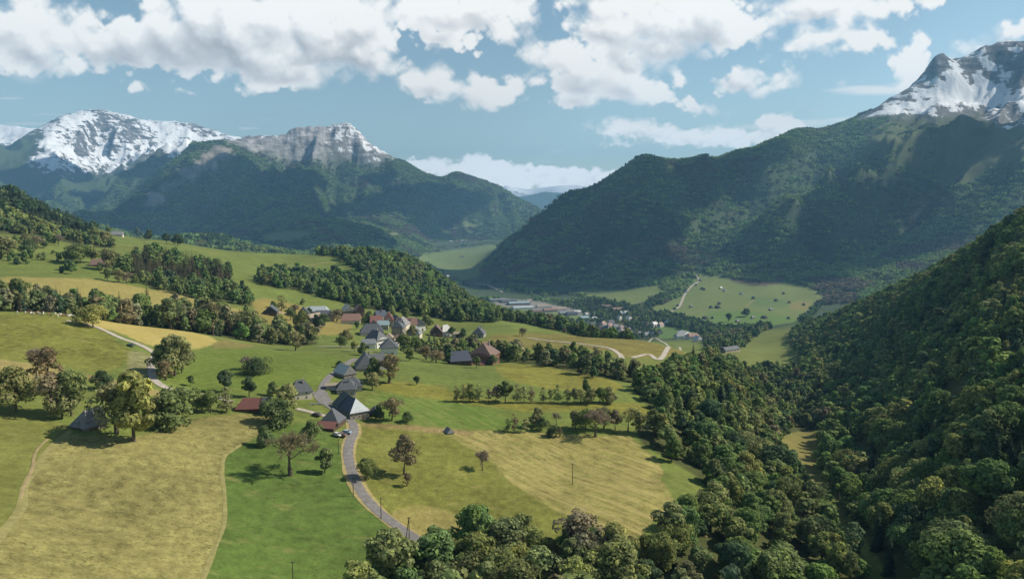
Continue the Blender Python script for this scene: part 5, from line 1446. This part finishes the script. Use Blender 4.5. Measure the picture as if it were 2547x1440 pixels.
for (u, v, W, L, rf, lab) in [(1703,835,20,26,'white','large white roofed villa on the green right of the town'),(1690,842,12,18,'grey','grey house left of the large white villa'),(1722,842,14,22,'rust','pinkish house below the large white villa'),(1735,850,10,16,'white','white cottage at the foot of the villa slope'),
      (1612,838,12,20,'grey','grey roofed house among trees behind the rim field'),(1576,836,8,10,'white','tiny white hut on the crest of the rim field')]:
    house(u, v, W, L, 6, 4.5, rng.choice([-70, 20]), (.4, .4), 'white', rf, lab, 'house', 'house', 2, 1, 0, rmin=1500 if u != 1576 else 700, detail=False)
HS = 1.0
BARNS = [(1741,699,'dark','at the top bend of the white road'),(1731,710,'dark','on the white road just below its top bend'),(1707,727,'pale','on the white road where trees begin'),(1679,740,'pale','largest, left of the white road in the trees'),(1686,761,'dark','at the lower bend of the white road'),(1678,770,'dark','lowest on the white road'),
 (1719,764,'dark','alone just right of the white road'),(1746,719,'dark','smaller of the pair high on the far pasture'),(1751,721,'dark','larger of the pair high on the far pasture'),(1793,718,'pale','upper of two pale barns beside small trees'),(1802,725,'pale','lower of two pale barns beside small trees'),(1844,732,'pale','alone in the middle of the upper pasture'),
 (1874,743,'dark','at the top end of the faint diagonal path'),(1949,731,'dark','near the dark upper right corner of the pasture'),(1930,749,'dark','on the edge of the greener strip'),(1963,753,'pink','pink walled, at the corner of the hay strip'),(1999,759,'dark','rightmost on the upper pasture'),(1789,757,'dark','above the wide barn in the lower pasture'),
 (1768,766,'dark','left of the wide barn in the lower pasture'),(1785,766,'wide','wide with a white wall in the lower pasture'),(1754,793,'wide','long and low beside the tree belt under the pasture'),(1834,801,'dark','alone on the lowest green strip'),(1872,792,'dark','right of the tree pair under the bank'),(1901,792,'wide','wide and dark under the bank'),(1961,793,'dark','at the right end of the lowest strip'),(1917,772,'dark','on the edge of the shaded bank'),(1772,792,'dark','small, between bushes under the bank')]
for (u, v, k, lab) in BARNS:
    W, L = (9, 10) if k != 'wide' else (11, 20)
    house(u, v, W, L, 3.4, 5.0, rng.choice([-70, -20, 25]), (.3, .3), {'dark': 'wood', 'pale': 'oldwood', 'pink': 'redwood', 'wide': 'wood'}[k], {'dark': 'slate', 'pale': 'white', 'pink': 'rust', 'wide': 'brown'}[k],
          {'dark': 'dark hay barn, ', 'pale': 'pale roofed hay barn, ', 'pink': 'hay barn, ', 'wide': 'hay barn, '}[k] + lab, 'barn', 'hay_barn', 0, 1, 0, rmin=2000, barn=True, detail=False, group='hay barns on the far pasture')
for i, (u, v, rf) in enumerate([(1122,602,'white'),(1135,601,'rust'),(1143,603,'brown'),(1150,600,'white'),(1158,601,'rust'),(1168,603,'brown'),(1180,602,'brown'),(1110,690,'white'),(1105,698,'grey'),(1150,640,'brown')]):
    house(u, v, 20, 34 if i in (0, 7) else 24, 7, 6, -80, (.3, .3), 'white', rf, ['long white hall at the left end of the distant village', 'rusty roofed house beside the long white hall of the distant village', 'brown roofed house left of the white house in the distant village', 'white house in the centre of the distant village', 'rusty roofed house right of centre in the distant village', 'brown roofed house third from the right end of the distant village', 'brown roofed house at the right end of the distant village', 'white farm hall on the shaded far valley floor', 'grey house below the white farm hall', 'brown farm between the far hay strips'][i],
          'house', 'distant_house', 0, 1, 0, rmin=3000, barn=True, detail=False)

# ------------------------------------------------------------------ poles, vehicles, cattle
def pole(u, v, h, label, double=False):
    x, y, z = hit(u, v)
    root = bpy.data.objects.new('utility_pole', None); COL.objects.link(root); root.location = (x, y, z); tag(root, label, 'utility pole')
    t = TubeMesh(); t.tube([(0, 0, -1), (0, 0, h * .5), (0, 0, h)], [.15, .13, .10], 8)
    if double: t.tube([(-1.2, 0, -1), (-.5, 0, h * .5), (-.05, 0, h * .92)], [.14, .12, .1], 8)
    m = t.mesh('shaft', TIMBER); o = bpy.data.objects.new('shaft', m); COL.objects.link(o); o.parent = root
    V, Fc = [], []
    add_vf(V, Fc, *box_vf(-.7, .7, -.06, .06, h - .55, h - .42))
    mesh_from('crossarm', V, Fc, TIMBER, None, root)
    for k in (-.6, 0, .6):
        tt = TubeMesh(); tt.tube([(k, 0, h - .42), (k, 0, h - .36), (k, 0, h - .22)], [.03, .07, .04], 6)
        oo = bpy.data.objects.new('insulator', tt.mesh('insulator', STEEL)); COL.objects.link(oo); oo.parent = root
for a in [(879, 1234, 7.0, 'wooden pole at the left verge just below the bend'), (948, 1290, 7.2, 'wooden pole standing at the road in front of the pale field'), (1018, 1342, 7.5, 'double legged wooden pole at the lowest visible stretch of lane', True), (1424, 1204, 8.2, 'lone wooden pole in the middle of the hay field'), (1507, 1372, 8.0, 'wooden pole at the wood edge below the hay field'), (729, 1452, 6.5, 'wooden pole cut by the bottom edge in the green meadow'), (842, 1128, 6.0, 'thin pole left of the lane near the upright tree')]:
    pole(*a)

def car(u, v, yaw, col, label, rmin=115):
    x, y, z = hit(u, v, rmin); z += .2
    root = bpy.data.objects.new('car', None); COL.objects.link(root); root.location = (x, y, z); root.rotation_euler = (0, 0, math.radians(yaw)); tag(root, label, 'car')
    prof = [(-2.05, .35), (-2.1, .75), (-1.2, .92), (-.55, 1.42), (1.0, 1.45), (1.75, .98), (2.05, .9), (2.08, .35)]
    V, Fc = [], []
    for s, ws in ((-1, .86), (1, .86)):
        for (px, pz) in prof: V.append((s * (ws - (.12 if pz > 1.2 else 0)), px, pz))
    n = len(prof)
    for i in range(n): Fc.append((i, (i + 1) % n, n + (i + 1) % n, n + i))
    Fc.append(tuple(range(n))[::-1]); Fc.append(tuple(range(n, 2 * n)))
    pm = flat_mat('car_paint', col, .3, .5)
    mesh_from('body', V, Fc, pm, None, root)
    V, Fc = [], []
    for s in (-1, 1):
        b = len(V); V += [(s * .865, -.95, .95), (s * .865, 1.45, .98), (s * .765, .95, 1.38), (s * .765, -.5, 1.36)]; Fc.append((b, b + 1, b + 2, b + 3) if s > 0 else (b + 3, b + 2, b + 1, b))
    b = len(V); V += [(-.74, -1.2, .97), (.74, -1.2, .97), (.66, -.62, 1.40), (-.66, -.62, 1.40)]; Fc.append((b, b + 1, b + 2, b + 3))
    b = len(V); V += [(-.74, 1.72, 1.04), (.74, 1.72, 1.04), (.66, 1.05, 1.45), (-.66, 1.05, 1.45)]; Fc.append((b + 3, b + 2, b + 1, b))
    mesh_from('windows', V, Fc, GLASS, None, root)
    for sx in (-1, 1):
        for yy in (-1.3, 1.3):
            tt = TubeMesh(); tt.tube([(sx * .70, yy, .32), (sx * .9, yy, .32)], [.32, .32], 12)
            oo = bpy.data.objects.new('wheel', tt.mesh('wheel', DARKM)); COL.objects.link(oo); oo.parent = root
car(862, 1079, 80, (.30, .40, .50), 'pale blue car parked in front of the red lean-to')
car(851, 1086, 75, (.20, .11, .10), 'brownish red trailer car in front of the red lean-to')
car(838, 1085, 60, (.55, .55, .54), 'white car leftmost in front of the red lean-to')
car(788, 1035, 70, (.12, .09, .09), 'dark car on the garden track')
car(325, 862, 78, (.05, .07, .10), 'small dark blue car on the farm track')
car(964, 855, 80, (.25, .27, .30), 'grey car on the hamlet yard under the hut', 560)
car(986, 857, 75, (.50, .51, .52), 'silver car on the hamlet yard', 560)
car(835, 972, 85, (.6, .6, .6), 'white car before the beige tiled block')

COWM = {'white': flat_mat('cow_hide_white', (.62, .58, .50)), 'brown': flat_mat('cow_hide_brown', (.22, .10, .06)), 'black': flat_mat('cow_hide_black', (.03, .028, .026))}
def cow_mesh(kind, graze):
    """one continuous body grown from a jointed skeleton"""
    J = {'hip': (0, -.75, 1.12, .33), 'mid': (0, -.1, 1.05, .38), 'sh': (0, .6, 1.12, .34)}
    me = bpy.data.meshes.new('cow_%s' % kind)
    hd = (1.35, .45) if graze else (1.45, 1.45)
    V = [(0, -.75, 1.15), (0, -.1, 1.02), (0, .58, 1.10), (0, .95, 1.12 if graze else 1.3), (0, hd[0] - .08, hd[1] + .2), (0, hd[0] + .28, hd[1] - .08), (0, -1.02, 1.2), (0, -1.14, .75), (0, -1.16, .5)]
    E = [(0, 1), (1, 2), (2, 3), (3, 4), (4, 5), (0, 6), (6, 7), (7, 8)]
    Rr = [.34, .40, .34, .22, .15, .10, .08, .03, .05]
    for s in (-1, 1):
        b = len(V); V += [(s * .22, -.82, .78), (s * .22, -.92, .42), (s * .22, -.84, .04)]; E += [(0, b), (b, b + 1), (b + 1, b + 2)]; Rr += [.15, .075, .07]
        b = len(V); V += [(s * .2, .60, .72), (s * .2, .62, .40), (s * .2, .60, .04)]; E += [(2, b), (b, b + 1), (b + 1, b + 2)]; Rr += [.12, .075, .07]
        b = len(V); V += [(s * .2, hd[0] - .12, hd[1] + .27)]; E += [(4, b)]; Rr += [.045]
    me.from_pydata(V, E, [])
    o = bpy.data.objects.new('cow', me); COL.objects.link(o)
    m = o.modifiers.new('skin', 'SKIN')
    for i, vtx in enumerate(me.skin_vertices[0].data): vtx.radius = (Rr[i], Rr[i]); vtx.use_root = (i == 0)
    o.modifiers.new('sub', 'SUBSURF').levels = 1; o.modifiers['sub'].render_levels = 1
    dg = bpy.context.evaluated_depsgraph_get()
    out = bpy.data.meshes.new_from_object(o.evaluated_get(dg)); bpy.data.objects.remove(o)
    out.materials.clear(); out.materials.append(COWM[kind])
    for p in out.polygons: p.use_smooth = True
    return out
COWS = {k: [cow_mesh(k, True), cow_mesh(k, False)] for k in COWM}
rng = random.Random(4)
HERD = [(43,777,'white'),(64,778,'white'),(70,778,'brown'),(78,779,'white'),(84,780,'white'),(90,779,'brown'),(97,780,'white'),(103,779,'brown'),(108,781,'white'),(121,781,'brown'),(127,785,'black'),(138,781,'white'),(144,787,'white'),(151,783,'white'),(157,784,'brown'),(163,784,'brown'),(168,785,'white'),(174,786,'white'),(180,786,'white'),(185,787,'brown')]
for i, (u, v, k) in enumerate(HERD):
    x, y, z = hit(u, v + 2)
    o = bpy.data.objects.new('cow', COWS[k][0 if rng.random() < .65 else 1]); COL.objects.link(o)
    o.location = (x, y, z); o.rotation_euler = (0, 0, rng.uniform(0, 6.28)); s = rng.uniform(.95, 1.12); o.scale = (s, s, s)
    lab = {'white': 'white cow in the herd strung along the top of the left pasture', 'brown': 'brown cow in the herd strung along the top of the left pasture', 'black': 'only black cow in the herd on the left pasture'}[k]
    tag(o, lab, 'cow', k + ' cows of the herd on the left pasture')

def garden_frame(u, v, yaw, label):
    x, y, z = hit(u, v)
    root = bpy.data.objects.new('garden_frame', None); COL.objects.link(root); root.location = (x, y, z + .1); root.rotation_euler = (0, 0, math.radians(yaw)); root.scale = (.5, .6, .6); tag(root, label, 'garden frame')
    V, Fc = [], []
    for a in ((-2.4, 2.4, -.8, -.7, -.5, .35), (-2.4, 2.4, .7, .8, -.5, .55), (-2.4, -2.3, -.7, .7, -.5, .42), (2.3, 2.4, -.7, .7, -.5, .42)): add_vf(V, Fc, *box_vf(*a))
    mesh_from('timber_box', V, Fc, WM['oldwood'], None, root)
    V = [(-2.45, -.85, .38), (2.45, -.85, .38), (2.45, .85, .60), (-2.45, .85, .60)]; V += [(p, q, r - .05) for p, q, r in V]
    mesh_from('lid', V, [(0, 1, 2, 3), (7, 6, 5, 4), (0, 4, 5, 1), (1, 5, 6, 2), (2, 6, 7, 3), (3, 7, 4, 0)], RM['grey'], None, root)
garden_frame(776, 1006, 8, 'left of two pale garden frames beside the lane')
garden_frame(793, 1005, 8, 'right of two pale garden frames beside the lane')

# ------------------------------------------------------------------ single trees and hedges one can point at
C_ = {'g': (.086, .106, .040), 'G': (.060, .082, .034), 'D': (.040, .056, .029), 'o': (.114, .114, .052), 'y': (.142, .145, .050), 'b': (.120, .102, .060), 'r': (.124, .094, .052), 'w': (.142, .142, .064), 'p': (.126, .106, .080)}
ONE = [
 (722,1182,112,'bare',0,'b',1.15,'large nearly bare many branched tree in the green meadow left of the lane'),
 (658,1110,54,'broad',3,'G',1.1,'small dark round tree at the corner of the green meadow'),
 (775,1097,54,'broad',1,'g',1.15,'round green tree just left of the red lean-to'),
 (808,1176,66,'broad',2,'g',1.15,'upright green tree between the bare tree and the lane'),
 (911,1193,56,'broad',5,'g',.95,'green tree leaning over the right verge of the lane'),
 (1005,1180,106,'budding',2,'b',1.15,'tall brown budding tree alone right of the lane'),
 (1012,1209,36,'budding',0,'b',1.0,'little brown tree at the foot of the tall budding tree'),
 (1200,1169,52,'bare',1,'p',1.0,'pinkish round bare tree alone in the middle of the field'),
 (975,1047,62,'budding',1,'b',1.35,'round russet tree right of the stone farmhouse'),
 (1014,1050,28,'broad',1,'G',1.3,'low dark green tree right of the russet tree'),
 (942,1046,42,'broad',3,'D',1.0,'dark green bushy tree against the stone farmhouse'),
 (690,1055,62,'bush',0,'G',1.2,'large dark green bush below the willow'),
 (713,1030,76,'broad',0,'w',1.25,'pale yellow willow between the long barn and the cream house'),
 (40,1022,98,'broad',1,'o',1.15,'olive tree with a clean trunk at the left edge'),
 (128,1036,98,'budding',1,'b',1.1,'greyish brown tree behind the left shed'),
 (118,958,86,'budding',0,'r',1.25,'rust red budding tree on the yellow strip'),
 (92,945,70,'bare',3,'p',1.1,'bare greyish tree left of the rust red one'),
 (178,1034,104,'broad',0,'g',1.15,'green tree standing over the weathered shed'),
 (155,1040,84,'broad',3,'o',1.0,'olive tree close left of the weathered shed'),
 (255,968,44,'broad',1,'D',1.25,'small dark tree with a forked trunk on the tan slope'),
 (290,1078,128,'budding',3,'o',1.0,'tall olive tree with pale twin trunks right of the shed'),
 (333,1097,168,'broad',2,'y',1.1,'biggest yellow green tree at the head of the tan field'),
 (432,1062,88,'bush',0,'g',1.25,'broad dark based bush tree at the top of the tan field'),
 (405,1058,72,'broad',5,'o',1.0,'olive tree behind the broad bush tree'),
 (490,1022,58,'broad',3,'g',1.2,'green tree left of the long red barn near the track'),
 (525,1028,56,'broad',0,'g',1.1,'light green tree between track and long red barn'),
 (564,1024,62,'slim',1,'o',1.6,'slender olive tree at the left end of the long red barn'),
 (560,974,56,'broad',4,'D',1.1,'dark upright tree on the track side of the meadow'),
 (620,988,54,'broad',4,'D',1.05,'dark upright tree behind the long red barn'),
 (678,984,36,'broad',3,'G',1.2,'small dark tree behind the willow'),
 (475,960,26,'broad',0,'G',1.2,'tiny round tree on the meadow above the track'),
 (436,935,98,'broad',6,'o',1.1,'tallest olive tree of the clump on the farm track'),
 (412,945,48,'budding',0,'b',1.3,'brownish bush at the foot of the track clump'),
 (452,928,72,'broad',0,'g',1.0,'green tree at the right of the track clump'),
 (402,925,66,'broad',1,'G',1.0,'dark tree at the left of the track clump'),
 (232,814,54,'broad',5,'y',1.25,'broad yellow green tree alone on the pasture rim'),
 (642,928,40,'bush',2,'D',1.05,'wide dark bush in the middle of the green meadow'),
 (614,918,34,'budding',3,'p',1.2,'brownish bush at the left end of the wide dark bush'),
 (845,914,18,'broad',1,'D',1.3,'tiny dark tree above the old metal roofed house'),
 (1036,957,24,'broad',0,'D',1.1,'small dark tree alone on the golden meadow'),
 (968,953,76,'budding',0,'b',1.3,'big round brown tree in front of the slate farmhouse'),
 (930,950,66,'broad',3,'G',1.0,'dark green tree left of the big brown tree'),
 (926,970,46,'broad',0,'w',1.3,'yellowish round tree below the slate farmhouse'),
 (735,872,50,'budding',1,'o',1.35,'broad brownish tree at the upper edge of the green meadow'),
 (1457,977,38,'broad',3,'G',1.0,'dark green tree alone on the upper golden meadow'),
 (1300,836,24,'budding',3,'b',1.2,'round brown tree on the crest of the rim field'),
 (1336,1062,54,'broad',3,'o',1.1,'leaning olive tree with a side bush in the lower field hedge'),
 (1348,1070,36,'broad',1,'G',1.1,'green bush tree under the leaning olive tree'),
 (1262,1072,34,'slim',1,'g',1.6,'small green tree at the left end of the lower field hedge'),
 (1281,1074,50,'slim',0,'b',1.1,'thin brown column tree in the lower field hedge'),
 (1308,1074,38,'slim',2,'w',1.8,'pale thin tree in the lower field hedge'),
 (1384,1058,34,'bare',3,'p',1.2,'pinkish bare tree behind the hedge bush'),
 (1374,1086,28,'bush',0,'D',1.0,'dark round bush at the edge of the hay field'),
 (1392,1086,24,'budding',0,'b',1.2,'brown bush beside the dark round hedge bush'),
 (1432,1066,48,'broad',0,'o',1.3,'spreading olive tree in the right group of the lower hedge'),
 (1456,1068,56,'broad',5,'g',1.1,'green spreading tree in the right group of the lower hedge'),
 (1481,1086,74,'bare',0,'p',1.05,'bare greyish tree with a thick trunk at the hay field edge'),
 (1502,1066,60,'budding',3,'o',1.0,'olive budding tree behind the bare thick trunked tree'),
 (1530,1070,56,'budding',2,'b',1.1,'brown budding tree near the right end of the lower hedge'),
 (1562,1072,62,'bare',3,'w',1.2,'pale bare tree at the right end of the lower hedge'),
 (1590,1080,58,'budding',0,'o',1.2,'olive tree where the lower hedge meets the wood'),
 (20,648,52,'broad',0,'o',1.3,'large olive tree at the left edge of the upper pasture'),
 (72,636,36,'broad',1,'G',1.3,'dark tree right of the large olive tree on the upper pasture'),
 (68,615,30,'broad',6,'o',1.2,'olive tree highest of the upper pasture group'),
 (92,620,30,'budding',1,'b',1.3,'brownish tree in the upper pasture group'),
 (108,617,28,'broad',3,'G',1.1,'dark green bush tree right in the upper pasture group'),
 (146,612,26,'bare',3,'p',1.3,'bare pink tree alone on the upper pasture'),
 (160,595,18,'broad',0,'g',1.3,'small green bush under the hillside wood'),
 (178,652,36,'broad',3,'w',1.2,'pale tree at the left of the group over the hut'),
 (200,655,46,'broad',5,'g',1.4,'broad green tree left of the hillside hut'),
 (228,655,44,'broad',4,'o',1.2,'olive tree close above the hillside hut'),
 (266,672,50,'budding',0,'o',1.2,'olive brown tree right of the hillside hut'),
 (290,668,36,'broad',6,'o',1.3,'bushy olive tree at the edge of the spruce plantation'),
 (268,698,28,'broad',0,'g',1.1,'small green tree on the edge of the yellow field'),
 (297,703,32,'budding',1,'o',1.2,'olive tree left of the spruce plantation corner'),
 (315,705,28,'budding',3,'p',1.1,'brownish tree below the spruce plantation corner'),
 (336,705,24,'broad',3,'g',1.1,'green tree at the lower corner of the spruce plantation'),
 (232,602,34,'broad',0,'g',1.3,'green bush tree at the end of the hillside wood'),
 (260,610,32,'broad',6,'o',1.4,'olive bush tree right of the hillside wood end'),
 (271,586,20,'broad',0,'g',1.2,'round light green tree on the skyline beside the pale house'),
 (343,592,26,'broad',3,'D',1.1,'dark skyline tree left of the skyline pair'),
 (371,598,26,'broad',3,'D',1.3,'dark skyline tree in the middle of the row'),
 (414,606,26,'broad',4,'D',1.1,'dark skyline tree, second from the right of the row'),
 (442,611,28,'broad',6,'D',1.2,'dark broad skyline tree at the right of the row'),
 (788,812,32,'broad',3,'D',1.2,'dark tree in front of the beige roofed barn'),
 (803,815,36,'broad',1,'G',1.2,'dark green tree right of the beige roofed barn'),
 (722,797,34,'broad',4,'G',1.3,'dark tree below the drive of the chalet'),
 (735,782,26,'budding',1,'b',1.3,'brown tree right of the dark chalet'),
 (838,800,34,'budding',3,'b',1.4,'brown tree between the left cluster and the long red farm'),
 (918,808,36,'broad',3,'G',1.2,'dark green tree right of the long red farm'),
 (888,820,22,'broad',0,'G',1.0,'small tree on the meadow below the long red farm'),
 (700,772,40,'slim',1,'o',1.7,'tall slim tree behind the dark chalet'),
 (1005,880,52,'broad',0,'g',1.3,'round green tree left in the wood below the hamlet yard'),
 (1018,898,36,'broad',2,'g',1.2,'bright green tree at the lower edge of the hamlet wood'),
 (1033,872,40,'broad',6,'g',1.2,'green tree right in the wood below the hamlet yard'),
 (1068,862,42,'conifer',0,'D',1.1,'dark conifer left of a pair below the brown chalet'),
 (1080,866,46,'conifer',1,'D',1.1,'dark conifer right of a pair below the brown chalet'),
 (1095,862,34,'conifer',2,'D',1.1,'smaller dark conifer below the white hip roofed house'),
 (1060,895,38,'budding',0,'b',1.5,'brown tree in the wood above the golden meadow'),
 (1085,902,36,'budding',3,'b',1.5,'brown broad tree in the wood above the golden meadow'),
 (1110,885,36,'budding',1,'o',1.5,'olive tree in the middle of the hamlet wood'),
 (1122,905,30,'broad',6,'G',1.5,'dark tree left of the dark slate roofed barn'),
 (1168,900,34,'broad',3,'g',1.1,'green tree between the dark barn and the tall farmhouse'),
 (1185,915,30,'broad',0,'G',1.3,'dark tree in front of the tall timber farmhouse'),
 (1225,908,28,'broad',1,'G',1.2,'dark tree right of the tall timber farmhouse'),
 (1027,842,36,'broad',1,'o',1.1,'olive tree beside the three storey house'),
 (1152,840,26,'broad',3,'G',1.2,'dark tree between the cream garage and the slate villa'),
 (1124,838,28,'broad',4,'D',1.1,'dark tree just left of the cream garage'),
 (882,874,28,'broad',0,'y',1.1,'yellow tree where the hamlet road forks'),
 (902,884,36,'broad',3,'G',1.0,'dark green tree below the fork of the hamlet road'),
 (862,852,34,'broad',1,'o',1.2,'olive tree on the meadow left of the white annexe'),
 (848,864,30,'broad',5,'g',1.1,'green tree at the hedge above the hamlet road'),
 (1008,800,36,'broad',0,'g',1.2,'green tree behind the mottled hip roof'),
 (1060,815,34,'broad',6,'g',1.2,'green tree behind the white gabled house'),
 (1812,800,22,'broad',0,'G',1.2,'left of two dark trees under the bank on the far pasture'),
 (1888,708,14,'broad',0,'G',1.3,'single round tree in the upper far pasture'),
 (1855,787,20,'broad',1,'D',1.4,'right of two dark trees under the bank on the far pasture'),
]
rng = random.Random(8)
ROW = [(1137,999,42,'slim',0,'o'),(1152,999,46,'slim',1,'w'),(1168,999,48,'slim',2,'o'),(1176,999,46,'slim',1,'g'),(1192,999,46,'slim',0,'w'),(1215,1000,36,'slim',2,'b'),(1233,1000,42,'budding',2,'b'),(1257,1001,56,'broad',4,'G'),(1284,1001,48,'slim',1,'o'),(1303,1001,44,'slim',2,'w'),
       (1322,1001,42,'slim',0,'b'),(1352,1001,40,'slim',1,'o'),(1368,1001,36,'slim',2,'w'),(1388,1001,46,'slim',1,'g'),(1410,1001,44,'slim',0,'o'),(1428,1001,38,'budding',2,'o'),(1444,1001,36,'budding',3,'w'),(1470,1003,36,'broad',6,'o'),(1492,1003,40,'broad',0,'g'),(1515,1003,42,'broad',3,'o')]
KN = {'o': 'olive', 'w': 'pale', 'g': 'green', 'b': 'brown', 'G': 'dark green'}
for i, (u, v, h, pr, va, c) in enumerate(ROW):
    if u == 1257: lab = 'fullest dark green tree in the row across the golden meadow'
    else:
        side = 'left' if u < 1250 else 'middle' if u < 1430 else 'right'
        lab = KN[c] + (' slender' if pr == 'slim' else ' leafy') + ' tree in the ' + side + ' part of the row across the golden meadow'
    x, y, z = hit(u, v)
    add_tree(x, y, z, h / F * math.hypot(math.hypot(x, y), z - CAMZ), pr, va, jit(C_[c], rng), lab, None if u == 1257 else KN[c] + (' slender' if pr == 'slim' else ' leafy') + ' trees in the ' + side + ' part of the meadow row', 'broadleaf_tree', rng.uniform(1.0, 1.3), rng=rng)
for (u, v, h, pr, va, c, wd, lab) in ONE:
    wd *= .94; h *= .95
    x, y, z = hit(u, v, 2000 if u > 1800 else 115)
    add_tree(x, y, z, h / F * math.hypot(math.hypot(x, y), z - CAMZ), pr, va, jit(C_[c], rng, .08), lab, None, {'bush': 'bush', 'conifer': 'conifer_tree', 'bare': 'bare_tree'}.get(pr, 'broadleaf_tree'), wd, 'bush' if pr == 'bush' else 'tree', rng=rng)

# ------------------------------------------------------------------ valley air
def shading_clouds():
    """unseen cumulus added above the frame, shaped to cast shadows on the slopes"""
    SH = [(600,415,7000,300),(560,470,6200,520),(650,520,6000,620),(470,545,5500,520),(760,560,5300,560),(370,565,5500,420),(860,585,4700,380),(700,470,7000,330),(300,560,5500,350),
          (985,505,7000,330),(1080,530,7000,330),(900,520,6500,300),(1170,500,7800,200),(1060,575,5500,260),(930,450,8000,150),(780,455,7800,180),
          (1450,500,3600,190),(1540,455,3700,180),(1630,455,3800,200),(1730,450,4000,190),(1830,425,4300,170),(1390,590,3400,230),(1310,660,3300,240),(1430,680,3200,220),(1640,540,3700,190),(1560,510,3600,110),(1590,680,3150,130),
          (2010,600,3400,130),(2080,560,3600,200),(2160,570,3600,200),(2110,640,3300,190),(2200,640,3200,190),(1960,670,3200,120),(2070,490,3900,120),(2020,690,3000,110),
          (2380,400,4700,190),(2470,390,4800,170),
          (1140,680,3700,220),(1200,660,4000,140),(110,440,9700,380),(240,500,8600,300)]
    V, Fc = [], []
    import bmesh
    bm = bmesh.new(); bmesh.ops.create_icosphere(bm, subdivisions=3, radius=1)
    ico = np.array([v.co[:] for v in bm.verts]); fcs = np.array([[v.index for v in f.verts] for f in bm.faces]); bm.free()
    allv = []; allf = []; b = 0
    for k, (u, v, rm, rad) in enumerate(SH):
        x, y, z = hit(u, v, rm)
        rad *= 1.22
        top = CAMZ + 3600 + (k % 5) * 60
        t = (top - z) / sun_dir.z
        c = np.array([x, y, z]) + np.array(sun_dir[:]) * t  # added blob set up the sun ray so its shadow lands here
        n = 1 + .5 * (fbm(ico[:, 0] * 1.9 + k * 3.1, ico[:, 1] * 1.9 + ico[:, 2] * 1.3, 4, 51) - .5)
        q = ico * n[:, None] * np.array([rad, rad, rad * .30])
        q[:, 2] = np.where(q[:, 2] < 0, q[:, 2] * .4, q[:, 2])
        allv.append(q + c); allf.append(fcs + b); b += len(ico)
    m, nt = new_mat('shading_cloud_white')
    d = N(nt, 'ShaderNodeBsdfDiffuse'); d.inputs[0].default_value = (.9, .9, .9, 1)
    o_ = N(nt, 'ShaderNodeOutputMaterial'); nt.links.new(d.outputs[0], o_.inputs[0])
    VV = np.concatenate(allv); FF = np.concatenate(allf)
    me = bpy.data.meshes.new('clouds'); me.from_pydata(VV.tolist(), [], FF.tolist()); me.materials.append(m)
    for p in me.polygons: p.use_smooth = True
    o = bpy.data.objects.new('clouds', me); COL.objects.link(o); o['kind'] = 'stuff'; o['label'] = 'unseen cumulus clouds added above the frame to shade the slopes'
shading_clouds()

def haze():
    x1, y0, y1, z0, z1 = 22000, -400, 23500, float(TZ.min()) + CAMZ - 4.5, float(TZ.max()) + CAMZ + 60
    V, Fc = box_vf(-x1, x1, y0, y1, z0, z1)
    m, nt = new_mat('valley_air')
    pv = N(nt, 'ShaderNodeVolumePrincipled'); pv.inputs['Color'].default_value = (.30, .62, 1.0, 1); pv.inputs['Density'].default_value = HAZE_DENSITY; pv.inputs['Anisotropy'].default_value = .1
    o = N(nt, 'ShaderNodeOutputMaterial'); nt.links.new(pv.outputs[0], o.inputs['Volume'])
    b = mesh_from('haze', V, Fc, m); b['kind'] = 'stuff'; b['label'] = 'thin blue valley haze fading the far mountains'
haze()
